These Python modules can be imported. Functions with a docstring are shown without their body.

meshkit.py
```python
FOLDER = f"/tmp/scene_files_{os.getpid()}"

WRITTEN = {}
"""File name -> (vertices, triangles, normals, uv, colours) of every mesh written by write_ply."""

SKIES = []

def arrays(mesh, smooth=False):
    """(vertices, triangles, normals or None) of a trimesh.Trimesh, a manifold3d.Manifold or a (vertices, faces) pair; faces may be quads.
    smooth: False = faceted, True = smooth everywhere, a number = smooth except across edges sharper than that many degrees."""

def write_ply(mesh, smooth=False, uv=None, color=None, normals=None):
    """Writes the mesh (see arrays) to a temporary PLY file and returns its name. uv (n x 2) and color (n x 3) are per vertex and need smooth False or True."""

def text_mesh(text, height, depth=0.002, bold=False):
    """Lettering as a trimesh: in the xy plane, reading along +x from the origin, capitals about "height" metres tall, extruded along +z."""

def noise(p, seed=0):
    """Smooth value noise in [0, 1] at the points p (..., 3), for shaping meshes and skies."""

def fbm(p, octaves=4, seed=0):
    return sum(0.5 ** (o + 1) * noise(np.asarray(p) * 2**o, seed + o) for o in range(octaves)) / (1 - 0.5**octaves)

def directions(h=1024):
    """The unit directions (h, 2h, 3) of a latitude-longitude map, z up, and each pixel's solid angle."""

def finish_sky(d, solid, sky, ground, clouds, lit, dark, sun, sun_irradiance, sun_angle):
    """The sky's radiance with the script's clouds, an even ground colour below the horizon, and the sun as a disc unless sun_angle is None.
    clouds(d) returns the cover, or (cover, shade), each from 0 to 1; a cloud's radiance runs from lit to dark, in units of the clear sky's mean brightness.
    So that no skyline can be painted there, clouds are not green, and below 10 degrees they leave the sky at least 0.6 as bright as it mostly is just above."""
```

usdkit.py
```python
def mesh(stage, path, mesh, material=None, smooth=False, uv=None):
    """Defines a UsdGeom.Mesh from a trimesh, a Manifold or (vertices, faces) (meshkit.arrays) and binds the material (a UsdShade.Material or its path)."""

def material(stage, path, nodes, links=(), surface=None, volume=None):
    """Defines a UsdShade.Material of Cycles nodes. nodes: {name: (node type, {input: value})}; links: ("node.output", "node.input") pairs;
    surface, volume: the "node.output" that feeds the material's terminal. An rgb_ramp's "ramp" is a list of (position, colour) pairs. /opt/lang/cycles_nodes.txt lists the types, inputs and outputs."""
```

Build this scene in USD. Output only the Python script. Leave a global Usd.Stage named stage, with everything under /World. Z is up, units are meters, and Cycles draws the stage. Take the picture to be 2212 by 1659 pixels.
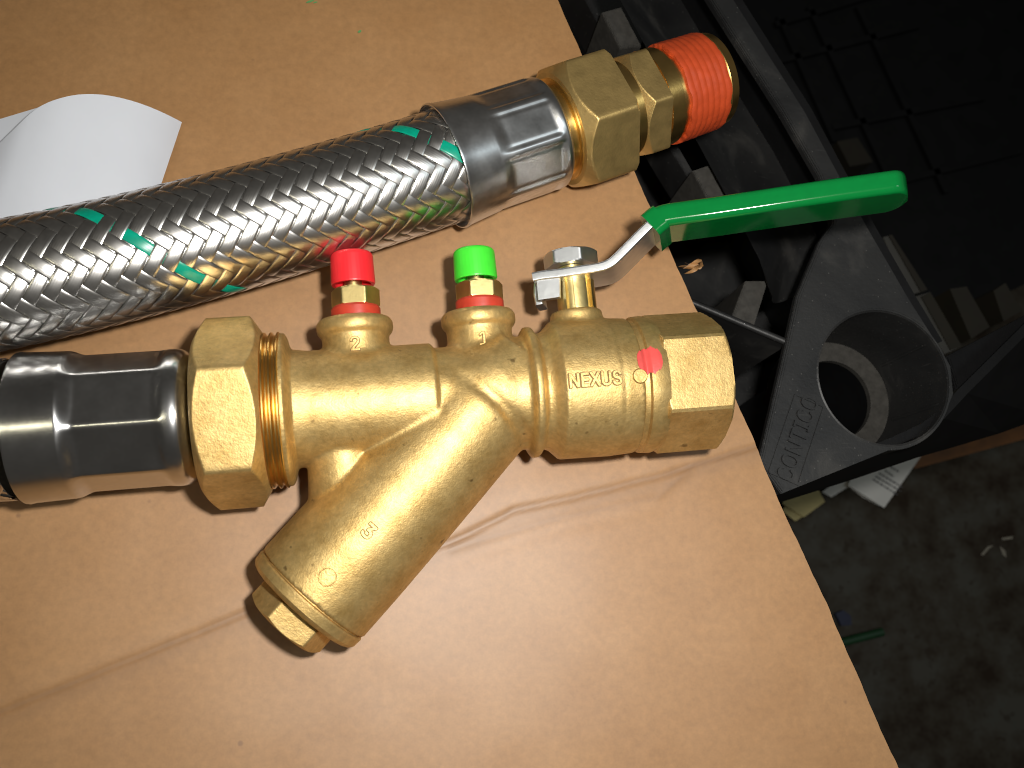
import math, random
import numpy as np, trimesh, usdkit, meshkit
from pxr import Usd, UsdGeom, UsdLux, UsdShade, Gf, Sdf, Vt
from shapely.geometry import Polygon, Point, LineString
from shapely.ops import unary_union

random.seed(7); rng = np.random.default_rng(7)
stage = Usd.Stage.CreateInMemory()
UsdGeom.SetStageUpAxis(stage, 'Z'); UsdGeom.SetStageMetersPerUnit(stage, 1.0)
UsdGeom.Xform.Define(stage, '/World'); UsdGeom.Scope.Define(stage, '/World/Looks')

# ------------------------------------------------------------------ camera and lights
F = 2125.0                      # focal length in units of a 2212 x 1659 picture
CU, CV = 1106.0, 829.5
NADIR = (820.0, 1300.0)         # where the plumb line under the lens falls
HEIGHT = 0.262                  # lens above the cardboard
EXPOSURE = 0.0
FLASH = 1540.0
BEAM = 56.0
zc = -np.array([(NADIR[0] - CU) / F, -(NADIR[1] - CV) / F, -1.0]); zc /= np.linalg.norm(zc)
xw = np.array([1.0, 0, 0]) - zc[0] * zc; xw /= np.linalg.norm(xw)
yw = np.cross(zc, xw)
R_CW = np.array([xw, yw, zc])   # camera -> world
n0 = R_CW @ np.array([0, 0, -1.0])
EYE = np.array([0, 0, 0.0]) - n0 * (HEIGHT / -n0[2])      # the optical axis meets the cardboard at the origin
RIGHT, UP, BACK = R_CW[:, 0], R_CW[:, 1], R_CW[:, 2]


def xf(prim, eye, right, up, back):
    m = Gf.Matrix4d(*right, 0, *up, 0, *back, 0, *eye, 1)
    UsdGeom.Xformable(prim).AddTransformOp().Set(m)


cam = UsdGeom.Camera.Define(stage, '/World/camera')
cam.CreateHorizontalApertureAttr(36.0); cam.CreateVerticalApertureAttr(27.0)
cam.CreateFocalLengthAttr(36.0 * F / 2212)
cam.CreateClippingRangeAttr((0.01, 50.0)); cam.CreateExposureAttr(EXPOSURE)
cam.CreateFStopAttr(26.0); cam.CreateFocusDistanceAttr(0.252)
xf(cam.GetPrim(), EYE, RIGHT, UP, BACK)

fl = UsdLux.SphereLight.Define(stage, '/World/flash_lamp')        # the camera's own flash, up and to the right of the lens
fl.CreateRadiusAttr(0.0075); fl.CreateIntensityAttr(FLASH); fl.CreateColorAttr((1.0, 0.97, 0.92))
sh = UsdLux.ShapingAPI.Apply(fl.GetPrim()); sh.CreateShapingConeAngleAttr(BEAM); sh.CreateShapingConeSoftnessAttr(1.0)
fpos = EYE + 0.031 * RIGHT + 0.021 * UP
fb = fpos - np.array([0.010, 0.004, 0.0]); fb = fb / np.linalg.norm(fb)      # the beam leans a little to the right
fr_ = np.cross(UP, fb); fr_ /= np.linalg.norm(fr_)
xf(fl.GetPrim(), fpos, fr_, np.cross(fb, fr_), fb)

cl = UsdLux.RectLight.Define(stage, '/World/ceiling_lamp')        # a warm tube high in the room
cl.CreateWidthAttr(0.50); cl.CreateHeightAttr(0.09)
cl.CreateIntensityAttr(11.0); cl.CreateColorAttr((1.0, 0.93, 0.66))
d = np.array([-0.36, -0.21, 1.0]); d /= np.linalg.norm(d)
rx = np.array([1.0, 0.25, 0]); rx -= d * (rx @ d); rx /= np.linalg.norm(rx)
xf(cl.GetPrim(), d * 1.9, rx, np.cross(d, rx), d)

cl = UsdLux.RectLight.Define(stage, '/World/ceiling_lamp_001')    # a cooler one on the other side
cl.CreateWidthAttr(0.80); cl.CreateHeightAttr(0.24)
cl.CreateIntensityAttr(4.0); cl.CreateColorAttr((0.82, 0.95, 1.0))
d = np.array([0.50, -0.04, 1.0]); d /= np.linalg.norm(d)
rx = np.array([1.0, 0.12, 0]); rx -= d * (rx @ d); rx /= np.linalg.norm(rx)
xf(cl.GetPrim(), d * 1.9, rx, np.cross(d, rx), d)

dome = UsdLux.DomeLight.Define(stage, '/World/room_glow')         # faint light of the dark workshop
dome.CreateIntensityAttr(0.015); dome.CreateColorAttr((1.0, 0.93, 0.82))


# ------------------------------------------------------------------ helpers
def ray(u, v):
    d = R_CW @ np.array([(u - CU) / F, -(v - CV) / F, -1.0])
    return d / np.linalg.norm(d)


def W(u, v, z=0.0):
    d = ray(u, v)
    return EYE + d * ((z - EYE[2]) / d[2])


def pix(p):
    q = R_CW.T @ (np.asarray(p, float) - EYE)
    return np.array([CU - F * q[0] / q[2], CV + F * q[1] / q[2]])


def norm(v):
    v = np.asarray(v, float)
    return v / np.linalg.norm(v)


class Axis:
    """A straight axis with a frame: d along it, e1 the side that looks up at the viewer, e2 across."""
    def __init__(s, a, b, face=None):
        s.a = np.asarray(a, float); s.d = norm(np.asarray(b, float) - s.a)
        f = (EYE - s.a) if face is None else np.asarray(face, float)
        s.e1 = norm(f - s.d * (f @ s.d)); s.e2 = np.cross(s.d, s.e1)

    def at(s, t, r=0.0, th=0.0):
        return s.a + s.d * t + r * (math.cos(th) * s.e1 + math.sin(th) * s.e2)

    def closest(s, u, v):
        """(station, distance) of the axis where the sight line through a picture point passes it: a silhouette's radius."""
        r = ray(u, v); w = s.a - EYE
        n = np.cross(s.d, r); dist = abs(w @ n) / np.linalg.norm(n)
        b = s.d @ r; t = (b * (r @ w) - s.d @ w) / (1 - b * b)
        return t, dist

    def s(s, u, v):
        return s.closest(u, v)[0]

    def r(s, u, v):
        return s.closest(u, v)[1]

    def front(s, u, v, r):
        """Station of the front line at radius r seen at this picture point."""
        q = s.a + s.e1 * r
        o = Axis.__new__(Axis); o.a, o.d = q, s.d
        return o.closest(u, v)[0]

    def rot(s, deg):
        o = Axis.__new__(Axis); o.a, o.d = s.a, s.d
        c, k = math.cos(math.radians(deg)), math.sin(math.radians(deg))
        o.e1 = c * s.e1 + k * s.e2; o.e2 = np.cross(o.d, o.e1)
        return o


def lathe(ax, prof, n=96, rfun=None, close=True, sub=None):
    """Revolve a profile [(station, radius), ...] about an Axis. rfun(s, th, r) may shape the section."""
    prof = np.asarray(prof, float)
    if sub:
        out = [prof[0]]
        for a, b in zip(prof[:-1], prof[1:]):
            k = max(1, int(math.ceil(np.linalg.norm(b - a) / sub)))
            out += [a + (b - a) * i / k for i in range(1, k + 1)]
        prof = np.array(out)
    th = np.arange(n) * 2 * math.pi / n
    S, T = np.meshgrid(prof[:, 0], th, indexing='ij')
    Rr = np.repeat(prof[:, 1:2], n, 1)
    if rfun is not None:
        Rr = rfun(S, T, Rr)
    v = ax.a + S[..., None] * ax.d + Rr[..., None] * (np.cos(T)[..., None] * ax.e1 + np.sin(T)[..., None] * ax.e2)
    m = len(prof); i, j = np.meshgrid(np.arange(m - 1), np.arange(n), indexing='ij')
    q = np.stack([i * n + j, (i + 1) * n + j, (i + 1) * n + (j + 1) % n, i * n + (j + 1) % n], -1).reshape(-1, 4)
    q = q[:, ::-1]
    f = np.vstack([q[:, [0, 1, 2]], q[:, [0, 2, 3]]])
    v = v.reshape(-1, 3)
    if close:
        k = len(v); v = np.vstack([v, ax.at(prof[0, 0]), ax.at(prof[-1, 0])])
        j = np.arange(n)
        f = np.vstack([f, np.stack([j, (j + 1) % n, np.full(n, k)], 1)[:, ::-1],
                       np.stack([(m - 1) * n + (j + 1) % n, (m - 1) * n + j, np.full(n, k + 1)], 1)[:, ::-1]])
    t = trimesh.Trimesh(v, f, process=False)
    t.merge_vertices(); t.update_faces(t.nondegenerate_faces()); t.fix_normals()
    return t


def ngon(nsides, phase=0.0, soft=None):
    """Radius factor of a regular polygon by angle (1 at the corners); phase 0 puts a corner at th = 0."""
    w = 2 * math.pi / nsides

    def g(th):
        p = (th - phase) % w - w / 2
        return math.cos(w / 2) / np.cos(p)
    return g


def quads(rows, cols, wrap=False):
    i, j = np.meshgrid(np.arange(rows - 1), np.arange(cols - (0 if wrap else 1)), indexing='ij')
    q = np.stack([i * cols + j, i * cols + (j + 1) % cols, (i + 1) * cols + (j + 1) % cols, (i + 1) * cols + j], -1).reshape(-1, 4)
    return np.vstack([q[:, [0, 1, 2]], q[:, [0, 2, 3]]])


def box_between(corners_top, depth, bevel=0.0):
    """A slab from a list of world points (counter-clockwise seen from above), extruded straight down."""
    p = np.asarray(corners_top, float)
    lo = p.copy(); lo[:, 2] -= depth
    n = len(p); v = np.vstack([p, lo]); f = []
    for i in range(1, n - 1):
        f += [[0, i, i + 1], [n, n + i + 1, n + i]]
    for i in range(n):
        j = (i + 1) % n
        f += [[i, n + i, n + j], [i, n + j, j]]
    t = trimesh.Trimesh(v, f, process=False); t.fix_normals()
    return t


def slab(poly, z, h):
    """Extrude a shapely polygon (world x, y) from z-h up to z."""
    parts = []
    for g in getattr(poly, 'geoms', [poly]):
        m = trimesh.creation.extrude_polygon(g, h, engine='earcut'); m.apply_translation((0, 0, z - h)); parts.append(m)
    return trimesh.util.concatenate(parts)


def soft_slab(poly, z, h, r=0.0012, steps=3):
    """An extrusion whose upper edge is rounded over with radius r."""
    poly = poly.buffer(0)
    layers = []
    for k in range(steps):
        a = (k + 1) / steps * math.pi / 2
        layers.append((poly.buffer(-r * (1 - math.sin(math.pi / 2 - a)) , join_style=1), z - r + r * math.sin(a)))
    m = [slab(poly, z - r, h - r)]
    prev = z - r
    for p, zz in layers:
        if not p.is_empty:
            m.append(slab(p, zz, zz - prev + 0.00005)); prev = zz
    return trimesh.util.concatenate(m)


used = {}


def numbered(parent, name):
    k = used.get((parent, name), 0); used[(parent, name)] = k + 1
    return name if k == 0 else f'{name}_{k:03d}'


def obj(name, mesh, m, parent=None, smooth=30, label=None, uv=None):
    base = '/World' if parent is None else str(parent.GetPath())
    path = base + '/' + numbered(base, name)
    p = usdkit.mesh(stage, path, mesh, m, smooth=smooth, uv=uv).GetPrim()
    if label:
        p.SetCustomDataByKey('label', label)
    return p


def thing(name, label, cat, group=None):
    p = UsdGeom.Xform.Define(stage, '/World/' + numbered('/World', name)).GetPrim()
    return tag(p, label, cat, group)


def tag(p, label, cat=None, group=None, kind=None):
    for k, v in (('label', label), ('category', cat), ('group', group), ('kind', kind)):
        if v:
            p.SetCustomDataByKey(k, v)
    return p


# ------------------------------------------------------------------ materials
def MAT(name, nodes, links, surface='p.BSDF'):
    return usdkit.material(stage, '/World/Looks/' + name, nodes, links, surface=surface)


def plain(name, color, rough=0.5, metal=0.0, var=0.12, vscale=300, bump=0.0, bscale=800, spec=0.5, rough_var=0.0, **kw):
    c = np.array(color)
    nodes = {'g': ('geometry', {}),
             'n': ('noise_texture', {'scale': vscale, 'detail': 4.0, 'roughness': 0.6}),
             'r': ('rgb_ramp', {'ramp': [(0.3, tuple(c * (1 - var))), (0.7, tuple(np.clip(c * (1 + var), 0, 1)))]}),
             'p': ('principled_bsdf', {'roughness': rough, 'metallic': metal, 'specular_ior_level': spec, **kw})}
    links = [('g.position', 'n.vector'), ('n.fac', 'r.fac'), ('r.color', 'p.base_color')]
    if rough_var:
        nodes['rr'] = ('map_range', {'from_min': 0.3, 'from_max': 0.7, 'to_min': rough - rough_var, 'to_max': rough + rough_var})
        links += [('n.fac', 'rr.value'), ('rr.result', 'p.roughness')]
    if bump:
        nodes['b'] = ('noise_texture', {'scale': bscale, 'detail': 3.0, 'roughness': 0.65})
        nodes['bb'] = ('bump', {'strength': bump, 'distance': 0.0004})
        links += [('g.position', 'b.vector'), ('b.fac', 'bb.height'), ('bb.normal', 'p.normal')]
    return MAT(name, nodes, links)


# cast, blasted brass with a few dark pits
M_cast = MAT('cast_brass', {
    'g': ('geometry', {}),
    'n': ('noise_texture', {'scale': 170.0, 'detail': 5.0, 'roughness': 0.65}),
    'r': ('rgb_ramp', {'ramp': [(0.30, (0.53, 0.345, 0.118)), (0.72, (0.73, 0.525, 0.220))]}),
    'v': ('noise_texture', {'scale': 330.0, 'detail': 2.0, 'roughness': 0.5}),
    'vr': ('map_range', {'from_min': 0.70, 'from_max': 0.78, 'to_min': 0.0, 'to_max': 0.75, 'clamp': True}),
    'mx': ('mix_color', {'b': (0.16, 0.10, 0.035)}),
    'b': ('noise_texture', {'scale': 2400.0, 'detail': 2.0, 'roughness': 0.6}),
    'b2': ('noise_texture', {'scale': 900.0, 'detail': 2.0, 'roughness': 0.5}),
    'ma': ('math', {'math_type': 'add'}),
    'bb': ('bump', {'strength': 0.30, 'distance': 0.0002}),
    'gr': ('map_range', {'from_min': 0.32, 'from_max': 0.68, 'to_min': 0.90, 'to_max': 1.07}), 'mg': ('mix_color', {'blend_type': 'multiply', 'fac': 1.0, 'use_clamp': False}),
    'p': ('principled_bsdf', {'metallic': 0.80, 'roughness': 0.51})},
    [('g.position', 'n.vector'), ('g.position', 'v.vector'), ('g.position', 'b.vector'), ('g.position', 'b2.vector'),
     ('n.fac', 'r.fac'), ('v.fac', 'vr.value'), ('vr.result', 'mx.fac'), ('r.color', 'mg.a'), ('b2.fac', 'gr.value'), ('gr.result', 'mg.b'), ('mg.result', 'mx.a'), ('mx.result', 'p.base_color'),
     ('b.fac', 'ma.value1'), ('b2.fac', 'ma.value2'), ('ma.value', 'bb.height'), ('bb.normal', 'p.normal')])
M_turned = plain('turned_brass', (0.80, 0.52, 0.17), rough=0.30, metal=1.0, var=0.08, bump=0.05, bscale=900)
M_hexbrass = plain('drawn_brass', (0.60, 0.42, 0.16), rough=0.46, metal=0.88, var=0.16, vscale=220, bump=0.20, bscale=1300)
M_smallbrass = plain('bright_brass', (0.74, 0.58, 0.25), rough=0.36, metal=1.0, var=0.10, bump=0.08, bscale=900)
M_steel = plain('pressed_steel', (0.60, 0.60, 0.60), rough=0.22, metal=1.0, var=0.08, vscale=60, bump=0.05, bscale=120, rough_var=0.03)
M_steel2 = plain('brushed_steel', (0.66, 0.66, 0.66), rough=0.30, metal=1.0, var=0.10, vscale=90, bump=0.06, bscale=200, rough_var=0.05)
M_zinc = plain('zinc_plate', (0.78, 0.80, 0.81), rough=0.36, metal=1.0, var=0.06, bump=0.06, bscale=500)
M_core = plain('hose_core', (0.22, 0.21, 0.19), rough=0.5, metal=0.8)
M_green = plain('green_vinyl', (0.002, 0.165, 0.032), rough=0.11, var=0.05, bump=0.02, bscale=200, spec=0.7)
M_redcap = plain('red_plastic', (0.80, 0.022, 0.03), rough=0.38, var=0.04, bump=0.03)
M_greencap = plain('bright_green_plastic', (0.06, 0.74, 0.04), rough=0.38, var=0.04, bump=0.03)
M_washer = plain('red_fibre', (0.52, 0.045, 0.02), rough=0.5, var=0.15, bump=0.1)
M_orange = plain('orange_sealant', (0.50, 0.060, 0.013), rough=0.55, var=0.12, vscale=260, bump=0.15, bscale=420)
M_paint = plain('red_paint', (0.66, 0.085, 0.075), rough=0.35, var=0.12, bump=0.15, bscale=700)
M_black = MAT('black_plastic', {
    'g': ('geometry', {}),
    'n': ('noise_texture', {'scale': 42.0, 'detail': 5.0, 'roughness': 0.55, 'distortion': 0.6}),
    'r': ('rgb_ramp', {'ramp': [(0.35, (0.015, 0.015, 0.0155)), (0.56, (0.021, 0.021, 0.021)), (0.70, (0.048, 0.046, 0.043))]}),
    'mp': ('mapping', {'rotation': (0, 0, 0.9), 'scale': (1.0, 16.0, 1.0)}),
    'l': ('noise_texture', {'scale': 60.0, 'detail': 3.0, 'roughness': 0.6}),
    'lr': ('map_range', {'from_min': 0.66, 'from_max': 0.74, 'to_min': 0.0, 'to_max': 0.5, 'clamp': True}),
    'm1': ('mix_color', {'b': (0.055, 0.054, 0.052)}),
    'v': ('voronoi_texture', {'scale': 420.0, 'randomness': 1.0}),
    'vr': ('map_range', {'from_min': 0.05, 'from_max': 0.10, 'to_min': 0.8, 'to_max': 0.0, 'clamp': True}),
    'm2': ('mix_color', {'b': (0.10, 0.098, 0.092)}),
    'rr': ('map_range', {'from_min': 0.3, 'from_max': 0.7, 'to_min': 0.40, 'to_max': 0.58}),
    'b': ('noise_texture', {'scale': 700.0, 'detail': 3.0, 'roughness': 0.65}), 'bb': ('bump', {'strength': 0.22, 'distance': 0.0004}),
    'p': ('principled_bsdf', {'specular_ior_level': 0.4})},
    [('g.position', 'n.vector'), ('n.fac', 'r.fac'), ('g.position', 'mp.vector'), ('mp.vector', 'l.vector'), ('l.fac', 'lr.value'), ('lr.result', 'm1.fac'), ('r.color', 'm1.a'),
     ('g.position', 'v.vector'), ('v.distance', 'vr.value'), ('vr.result', 'm2.fac'), ('m1.result', 'm2.a'), ('m2.result', 'p.base_color'),
     ('n.fac', 'rr.value'), ('rr.result', 'p.roughness'), ('g.position', 'b.vector'), ('b.fac', 'bb.height'), ('bb.normal', 'p.normal')])
M_lit = plain('black_plastic_lit', (0.050, 0.047, 0.042), rough=0.8, var=0.25, vscale=400, bump=0.1, bscale=900, spec=0.2)  # lighter copy of the black plastic, flash light painted into upward faces
M_shaded = plain('black_plastic_shaded', (0.006, 0.006, 0.0065), rough=0.6, var=0.3, vscale=55, bump=0.2, bscale=700, spec=0.2)  # darker copy of the black plastic, the crate's shade put into its colour
M_paper = plain('white_paper', (0.64, 0.665, 0.72), rough=0.7, var=0.02, vscale=60, bump=0.04)
M_leaf = plain('leaflet_paper', (0.62, 0.62, 0.60), rough=0.7, var=0.05, vscale=60)
M_manila = plain('manila_paper', (0.42, 0.36, 0.16), rough=0.7, var=0.10, vscale=70)
M_ink = plain('grey_ink', (0.10, 0.10, 0.11), rough=0.7)
M_wood = plain('orange_wood', (0.17, 0.065, 0.012), rough=0.6, var=0.3, vscale=60)
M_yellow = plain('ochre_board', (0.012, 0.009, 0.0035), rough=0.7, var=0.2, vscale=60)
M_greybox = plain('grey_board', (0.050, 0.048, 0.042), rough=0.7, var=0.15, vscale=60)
M_stick = plain('green_rod', (0.008, 0.045, 0.015), rough=0.5)
M_blue = plain('blue_scrap', (0.014, 0.018, 0.045), rough=0.6)
M_fleck = plain('green_pencil', (0.10, 0.30, 0.10), rough=0.8)
M_splash = plain('pale_splash', (0.24, 0.22, 0.18), rough=0.8)

# braid: bundles of fine parallel wires, drawn by the ribbon's own coordinates
def braid(name, color, rough, metal):
    return MAT(name, {
        't': ('texture_coordinate', {}), 'sx': ('separate_xyz', {}),
        'm': ('math', {'math_type': 'multiply', 'value2': 2 * math.pi * 6}), 'sn': ('math', {'math_type': 'sine'}),
        'g': ('geometry', {}), 'n': ('noise_texture', {'scale': 500.0, 'detail': 2.0}),
        'bb': ('bump', {'strength': 0.05, 'distance': 0.00006}),
        'r': ('rgb_ramp', {'ramp': [(0.3, tuple(np.array(color) * 0.86)), (0.7, tuple(np.clip(np.array(color) * 1.1, 0, 1)))]}),
        'p': ('principled_bsdf', {'metallic': metal, 'roughness': rough})},
        [('t.UV', 'sx.vector'), ('sx.x', 'm.value1'), ('m.value', 'sn.value1'), ('sn.value', 'bb.height'), ('bb.normal', 'p.normal'),
         ('g.position', 'n.vector'), ('n.fac', 'r.fac'), ('r.color', 'p.base_color')])


M_edge_shade = plain('shaded_brass', (0.20, 0.125, 0.045), rough=0.6, metal=0.6, var=0.2)  # darker brass that paints the shade beside the raised letters
M_braid = braid('braid_wire', (0.66, 0.645, 0.62), 0.30, 1.0)
M_tracer = braid('green_tracer', (0.0, 0.30, 0.19), 0.32, 0.0)

M_board = MAT('kraft_board', {
    'g': ('geometry', {}),
    'n': ('noise_texture', {'scale': 38.0, 'detail': 6.0, 'roughness': 0.6}),
    'r': ('rgb_ramp', {'ramp': [(0.30, (0.352, 0.177, 0.062)), (0.70, (0.408, 0.217, 0.085))]}),
    'f': ('noise_texture', {'scale': 420.0, 'detail': 4.0, 'roughness': 0.75}),
    'fr': ('map_range', {'from_min': 0.3, 'from_max': 0.7, 'to_min': 0.87, 'to_max': 1.09}),
    'mp': ('mapping', {'rotation': (0, 0, 0.42), 'scale': (1.0, 3.0, 1.0)}),
    'w': ('noise_texture', {'scale': 24.0, 'detail': 3.0, 'roughness': 0.5}),
    'wr': ('map_range', {'from_min': 0.3, 'from_max': 0.7, 'to_min': 0.975, 'to_max': 1.02}),
    'm1': ('mix_color', {'blend_type': 'multiply', 'fac': 1.0, 'use_clamp': False}),
    'm2': ('mix_color', {'blend_type': 'multiply', 'fac': 1.0, 'use_clamp': False}),
    's': ('voronoi_texture', {'scale': 62.0, 'randomness': 1.0}),
    'sr': ('map_range', {'from_min': 0.030, 'from_max': 0.055, 'to_min': 0.55, 'to_max': 0.0, 'clamp': True}),
    'm3': ('mix_color', {'b': (0.17, 0.085, 0.04)}),
    'bb': ('bump', {'strength': 0.05, 'distance': 0.0003}),
    'at': ('attribute', {'attribute': 'wear'}), 'm4': ('mix_color', {'b': (0.205, 0.100, 0.036)}),
    'p': ('principled_bsdf', {'roughness': 0.50, 'specular_ior_level': 0.85})},
    [('at.fac', 'm4.fac'), ('m3.result', 'm4.a'), ('g.position', 'n.vector'), ('g.position', 'f.vector'), ('g.position', 's.vector'), ('g.position', 'mp.vector'), ('mp.vector', 'w.vector'),
     ('n.fac', 'r.fac'), ('f.fac', 'fr.value'), ('w.fac', 'wr.value'), ('r.color', 'm1.a'), ('fr.result', 'm1.b'),
     ('m1.result', 'm2.a'), ('wr.result', 'm2.b'), ('s.distance', 'sr.value'), ('sr.result', 'm3.fac'), ('m2.result', 'm3.a'),
     ('m4.result', 'p.base_color'), ('f.fac', 'bb.height'), ('bb.normal', 'p.normal')])
M_floor = MAT('stained_concrete', {
    'g': ('geometry', {}),
    'n': ('noise_texture', {'scale': 34.0, 'detail': 6.0, 'roughness': 0.62}),
    'r': ('rgb_ramp', {'ramp': [(0.36, (0.022, 0.014, 0.008)), (0.47, (0.043, 0.036, 0.026)), (0.62, (0.064, 0.062, 0.052))]}),
    'v': ('noise_texture', {'scale': 120.0, 'detail': 3.0, 'roughness': 0.6}),
    'vr': ('map_range', {'from_min': 0.58, 'from_max': 0.68, 'to_min': 0.0, 'to_max': 0.7, 'clamp': True}),
    'mx': ('mix_color', {'b': (0.03, 0.022, 0.015)}),
    'bb': ('bump', {'strength': 0.4, 'distance': 0.002}),
    'p': ('principled_bsdf', {'roughness': 0.8, 'specular_ior_level': 0.25})},
    [('g.position', 'n.vector'), ('g.position', 'v.vector'), ('n.fac', 'r.fac'), ('v.fac', 'vr.value'), ('vr.result', 'mx.fac'),
     ('r.color', 'mx.a'), ('mx.result', 'p.base_color'), ('n.fac', 'bb.height'), ('bb.normal', 'p.normal')])

# ------------------------------------------------------------------ floor
ZF = -0.36
f = trimesh.Trimesh([[-3, -3, ZF], [3, -3, ZF], [3, 3, ZF], [-3, 3, ZF]], [[0, 1, 2], [0, 2, 3]], process=False)
tag(obj('floor', f, M_floor, smooth=False), 'dark stained concrete floor far below the cardboard', None, None, 'structure')

# ------------------------------------------------------------------ cardboard box: its flat top, edges and creases
EA, EB = W(1205, 0), W(1942, 1659)
ed = norm(EB - EA); ein = np.array([ed[1], -ed[0], 0.0])
if ein @ (W(600, 800) - EA) < 0:
    ein = -ein
CRE = [W(*p)[:2] for p in ((-700, 1800), (0, 1537), (560, 1312), (975, 1172), (1110, 1103), (1400, 1035), (1640, 962), (1760, 930))]
CRE2 = [W(*p)[:2] for p in ((975, 1185), (1200, 1120), (1420, 1075), (1500, 1005), (1650, 970))]


def seg_dist(P, line):
    """Signed distance of points to a polyline (positive on its left) and the place along it."""
    best = np.full(len(P), 9.0); sign = np.ones(len(P)); along = np.zeros(len(P)); L = 0
    for a, b in zip(line[:-1], line[1:]):
        ab = b - a; l = np.linalg.norm(ab)
        t = np.clip(((P - a) @ ab) / l ** 2, 0, 1); q = a + t[:, None] * ab; d = np.linalg.norm(P - q, axis=1)
        s = np.sign(ab[0] * (P[:, 1] - a[1]) - ab[1] * (P[:, 0] - a[0]))
        m = d < best; best[m] = d[m]; sign[m] = s[m]; along[m] = L + t[m] * l; L += l
    return best * sign, along


def board_height(P):
    d, al = seg_dist(P, CRE)
    q = np.c_[P * 22, np.zeros(len(P))]
    h = 0.0007 * (meshkit.fbm(q, 3, 4) - 0.5)
    wob = 0.0006 * (meshkit.fbm(np.c_[P * 120, np.zeros(len(P))], 3, 9) - 0.5)
    dd = d + wob
    h -= 0.00036 * np.exp(-(dd / 0.0009) ** 2)                       # the pressed line
    h += 0.00014 * np.exp(-((dd - 0.0048) / 0.0042) ** 2)             # a swell beyond it
    h -= 0.00018 * np.exp(-((dd + 0.005) / 0.005) ** 2)               # a shallow trough this side
    d2, _ = seg_dist(P, CRE2)
    d2 = d2 + wob
    h += 0.00012 * np.exp(-(d2 / 0.0010) ** 2) - 0.00008 * np.exp(-((d2 + 0.003) / 0.002) ** 2)
    wear = .50 * np.exp(-(dd / .0009) ** 2) * (.55 + .45 * meshkit.noise(np.c_[P * 90, 0 * d], 3)) + .28 * np.exp(-((dd + .0022) / .0022) ** 2) + .28 * np.exp(-(d2 / .0008) ** 2)
    return h, np.clip(wear, 0, .8)


LEN0, LEN1, DEEP = -0.10, 0.31, 0.33
tt = np.arange(LEN0, LEN1, 0.00075); ww = np.r_[0, 0.0004, np.arange(0.001, DEEP, 0.00085)]
T, Wd = np.meshgrid(tt, ww, indexing='ij')
rag = 0.0006 * (meshkit.fbm(np.c_[tt * 160, 0 * tt, 0 * tt], 3, 2) - 0.5) + 0.0014 * (meshkit.fbm(np.c_[tt * 18, 0 * tt, 0 * tt], 2, 5) - 0.5)
fade = np.exp(-Wd / 0.01)
XY = EA[:2] + T[..., None] * ed[:2] + (Wd + rag[:, None] * fade)[..., None] * ein[:2]
P2 = XY.reshape(-1, 2); H, WEAR = board_height(P2)
top = np.c_[P2, H]; rows, cols = T.shape
TH = 0.0042
lowe = np.c_[XY[:, 0], H.reshape(rows, cols)[:, 0] - TH]
v = np.vstack([top, lowe]); fq = quads(rows, cols)
k = len(top); i = np.arange(rows - 1)
side = np.vstack([np.stack([i * cols, (i + 1) * cols, k + i + 1], 1), np.stack([i * cols, k + i + 1, k + i], 1)])
nz = np.cross(v[fq[0][1]] - v[fq[0][0]], v[fq[0][2]] - v[fq[0][0]])[2]
if nz < 0:
    fq, side = fq[:, ::-1], side[:, ::-1]
bx = thing('cardboard_box', 'large brown cardboard box whose creased flat top carries the hose and the brass valve', 'box')
tp_ = obj('top_panel', (top, fq), M_board, bx, smooth=True)
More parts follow.
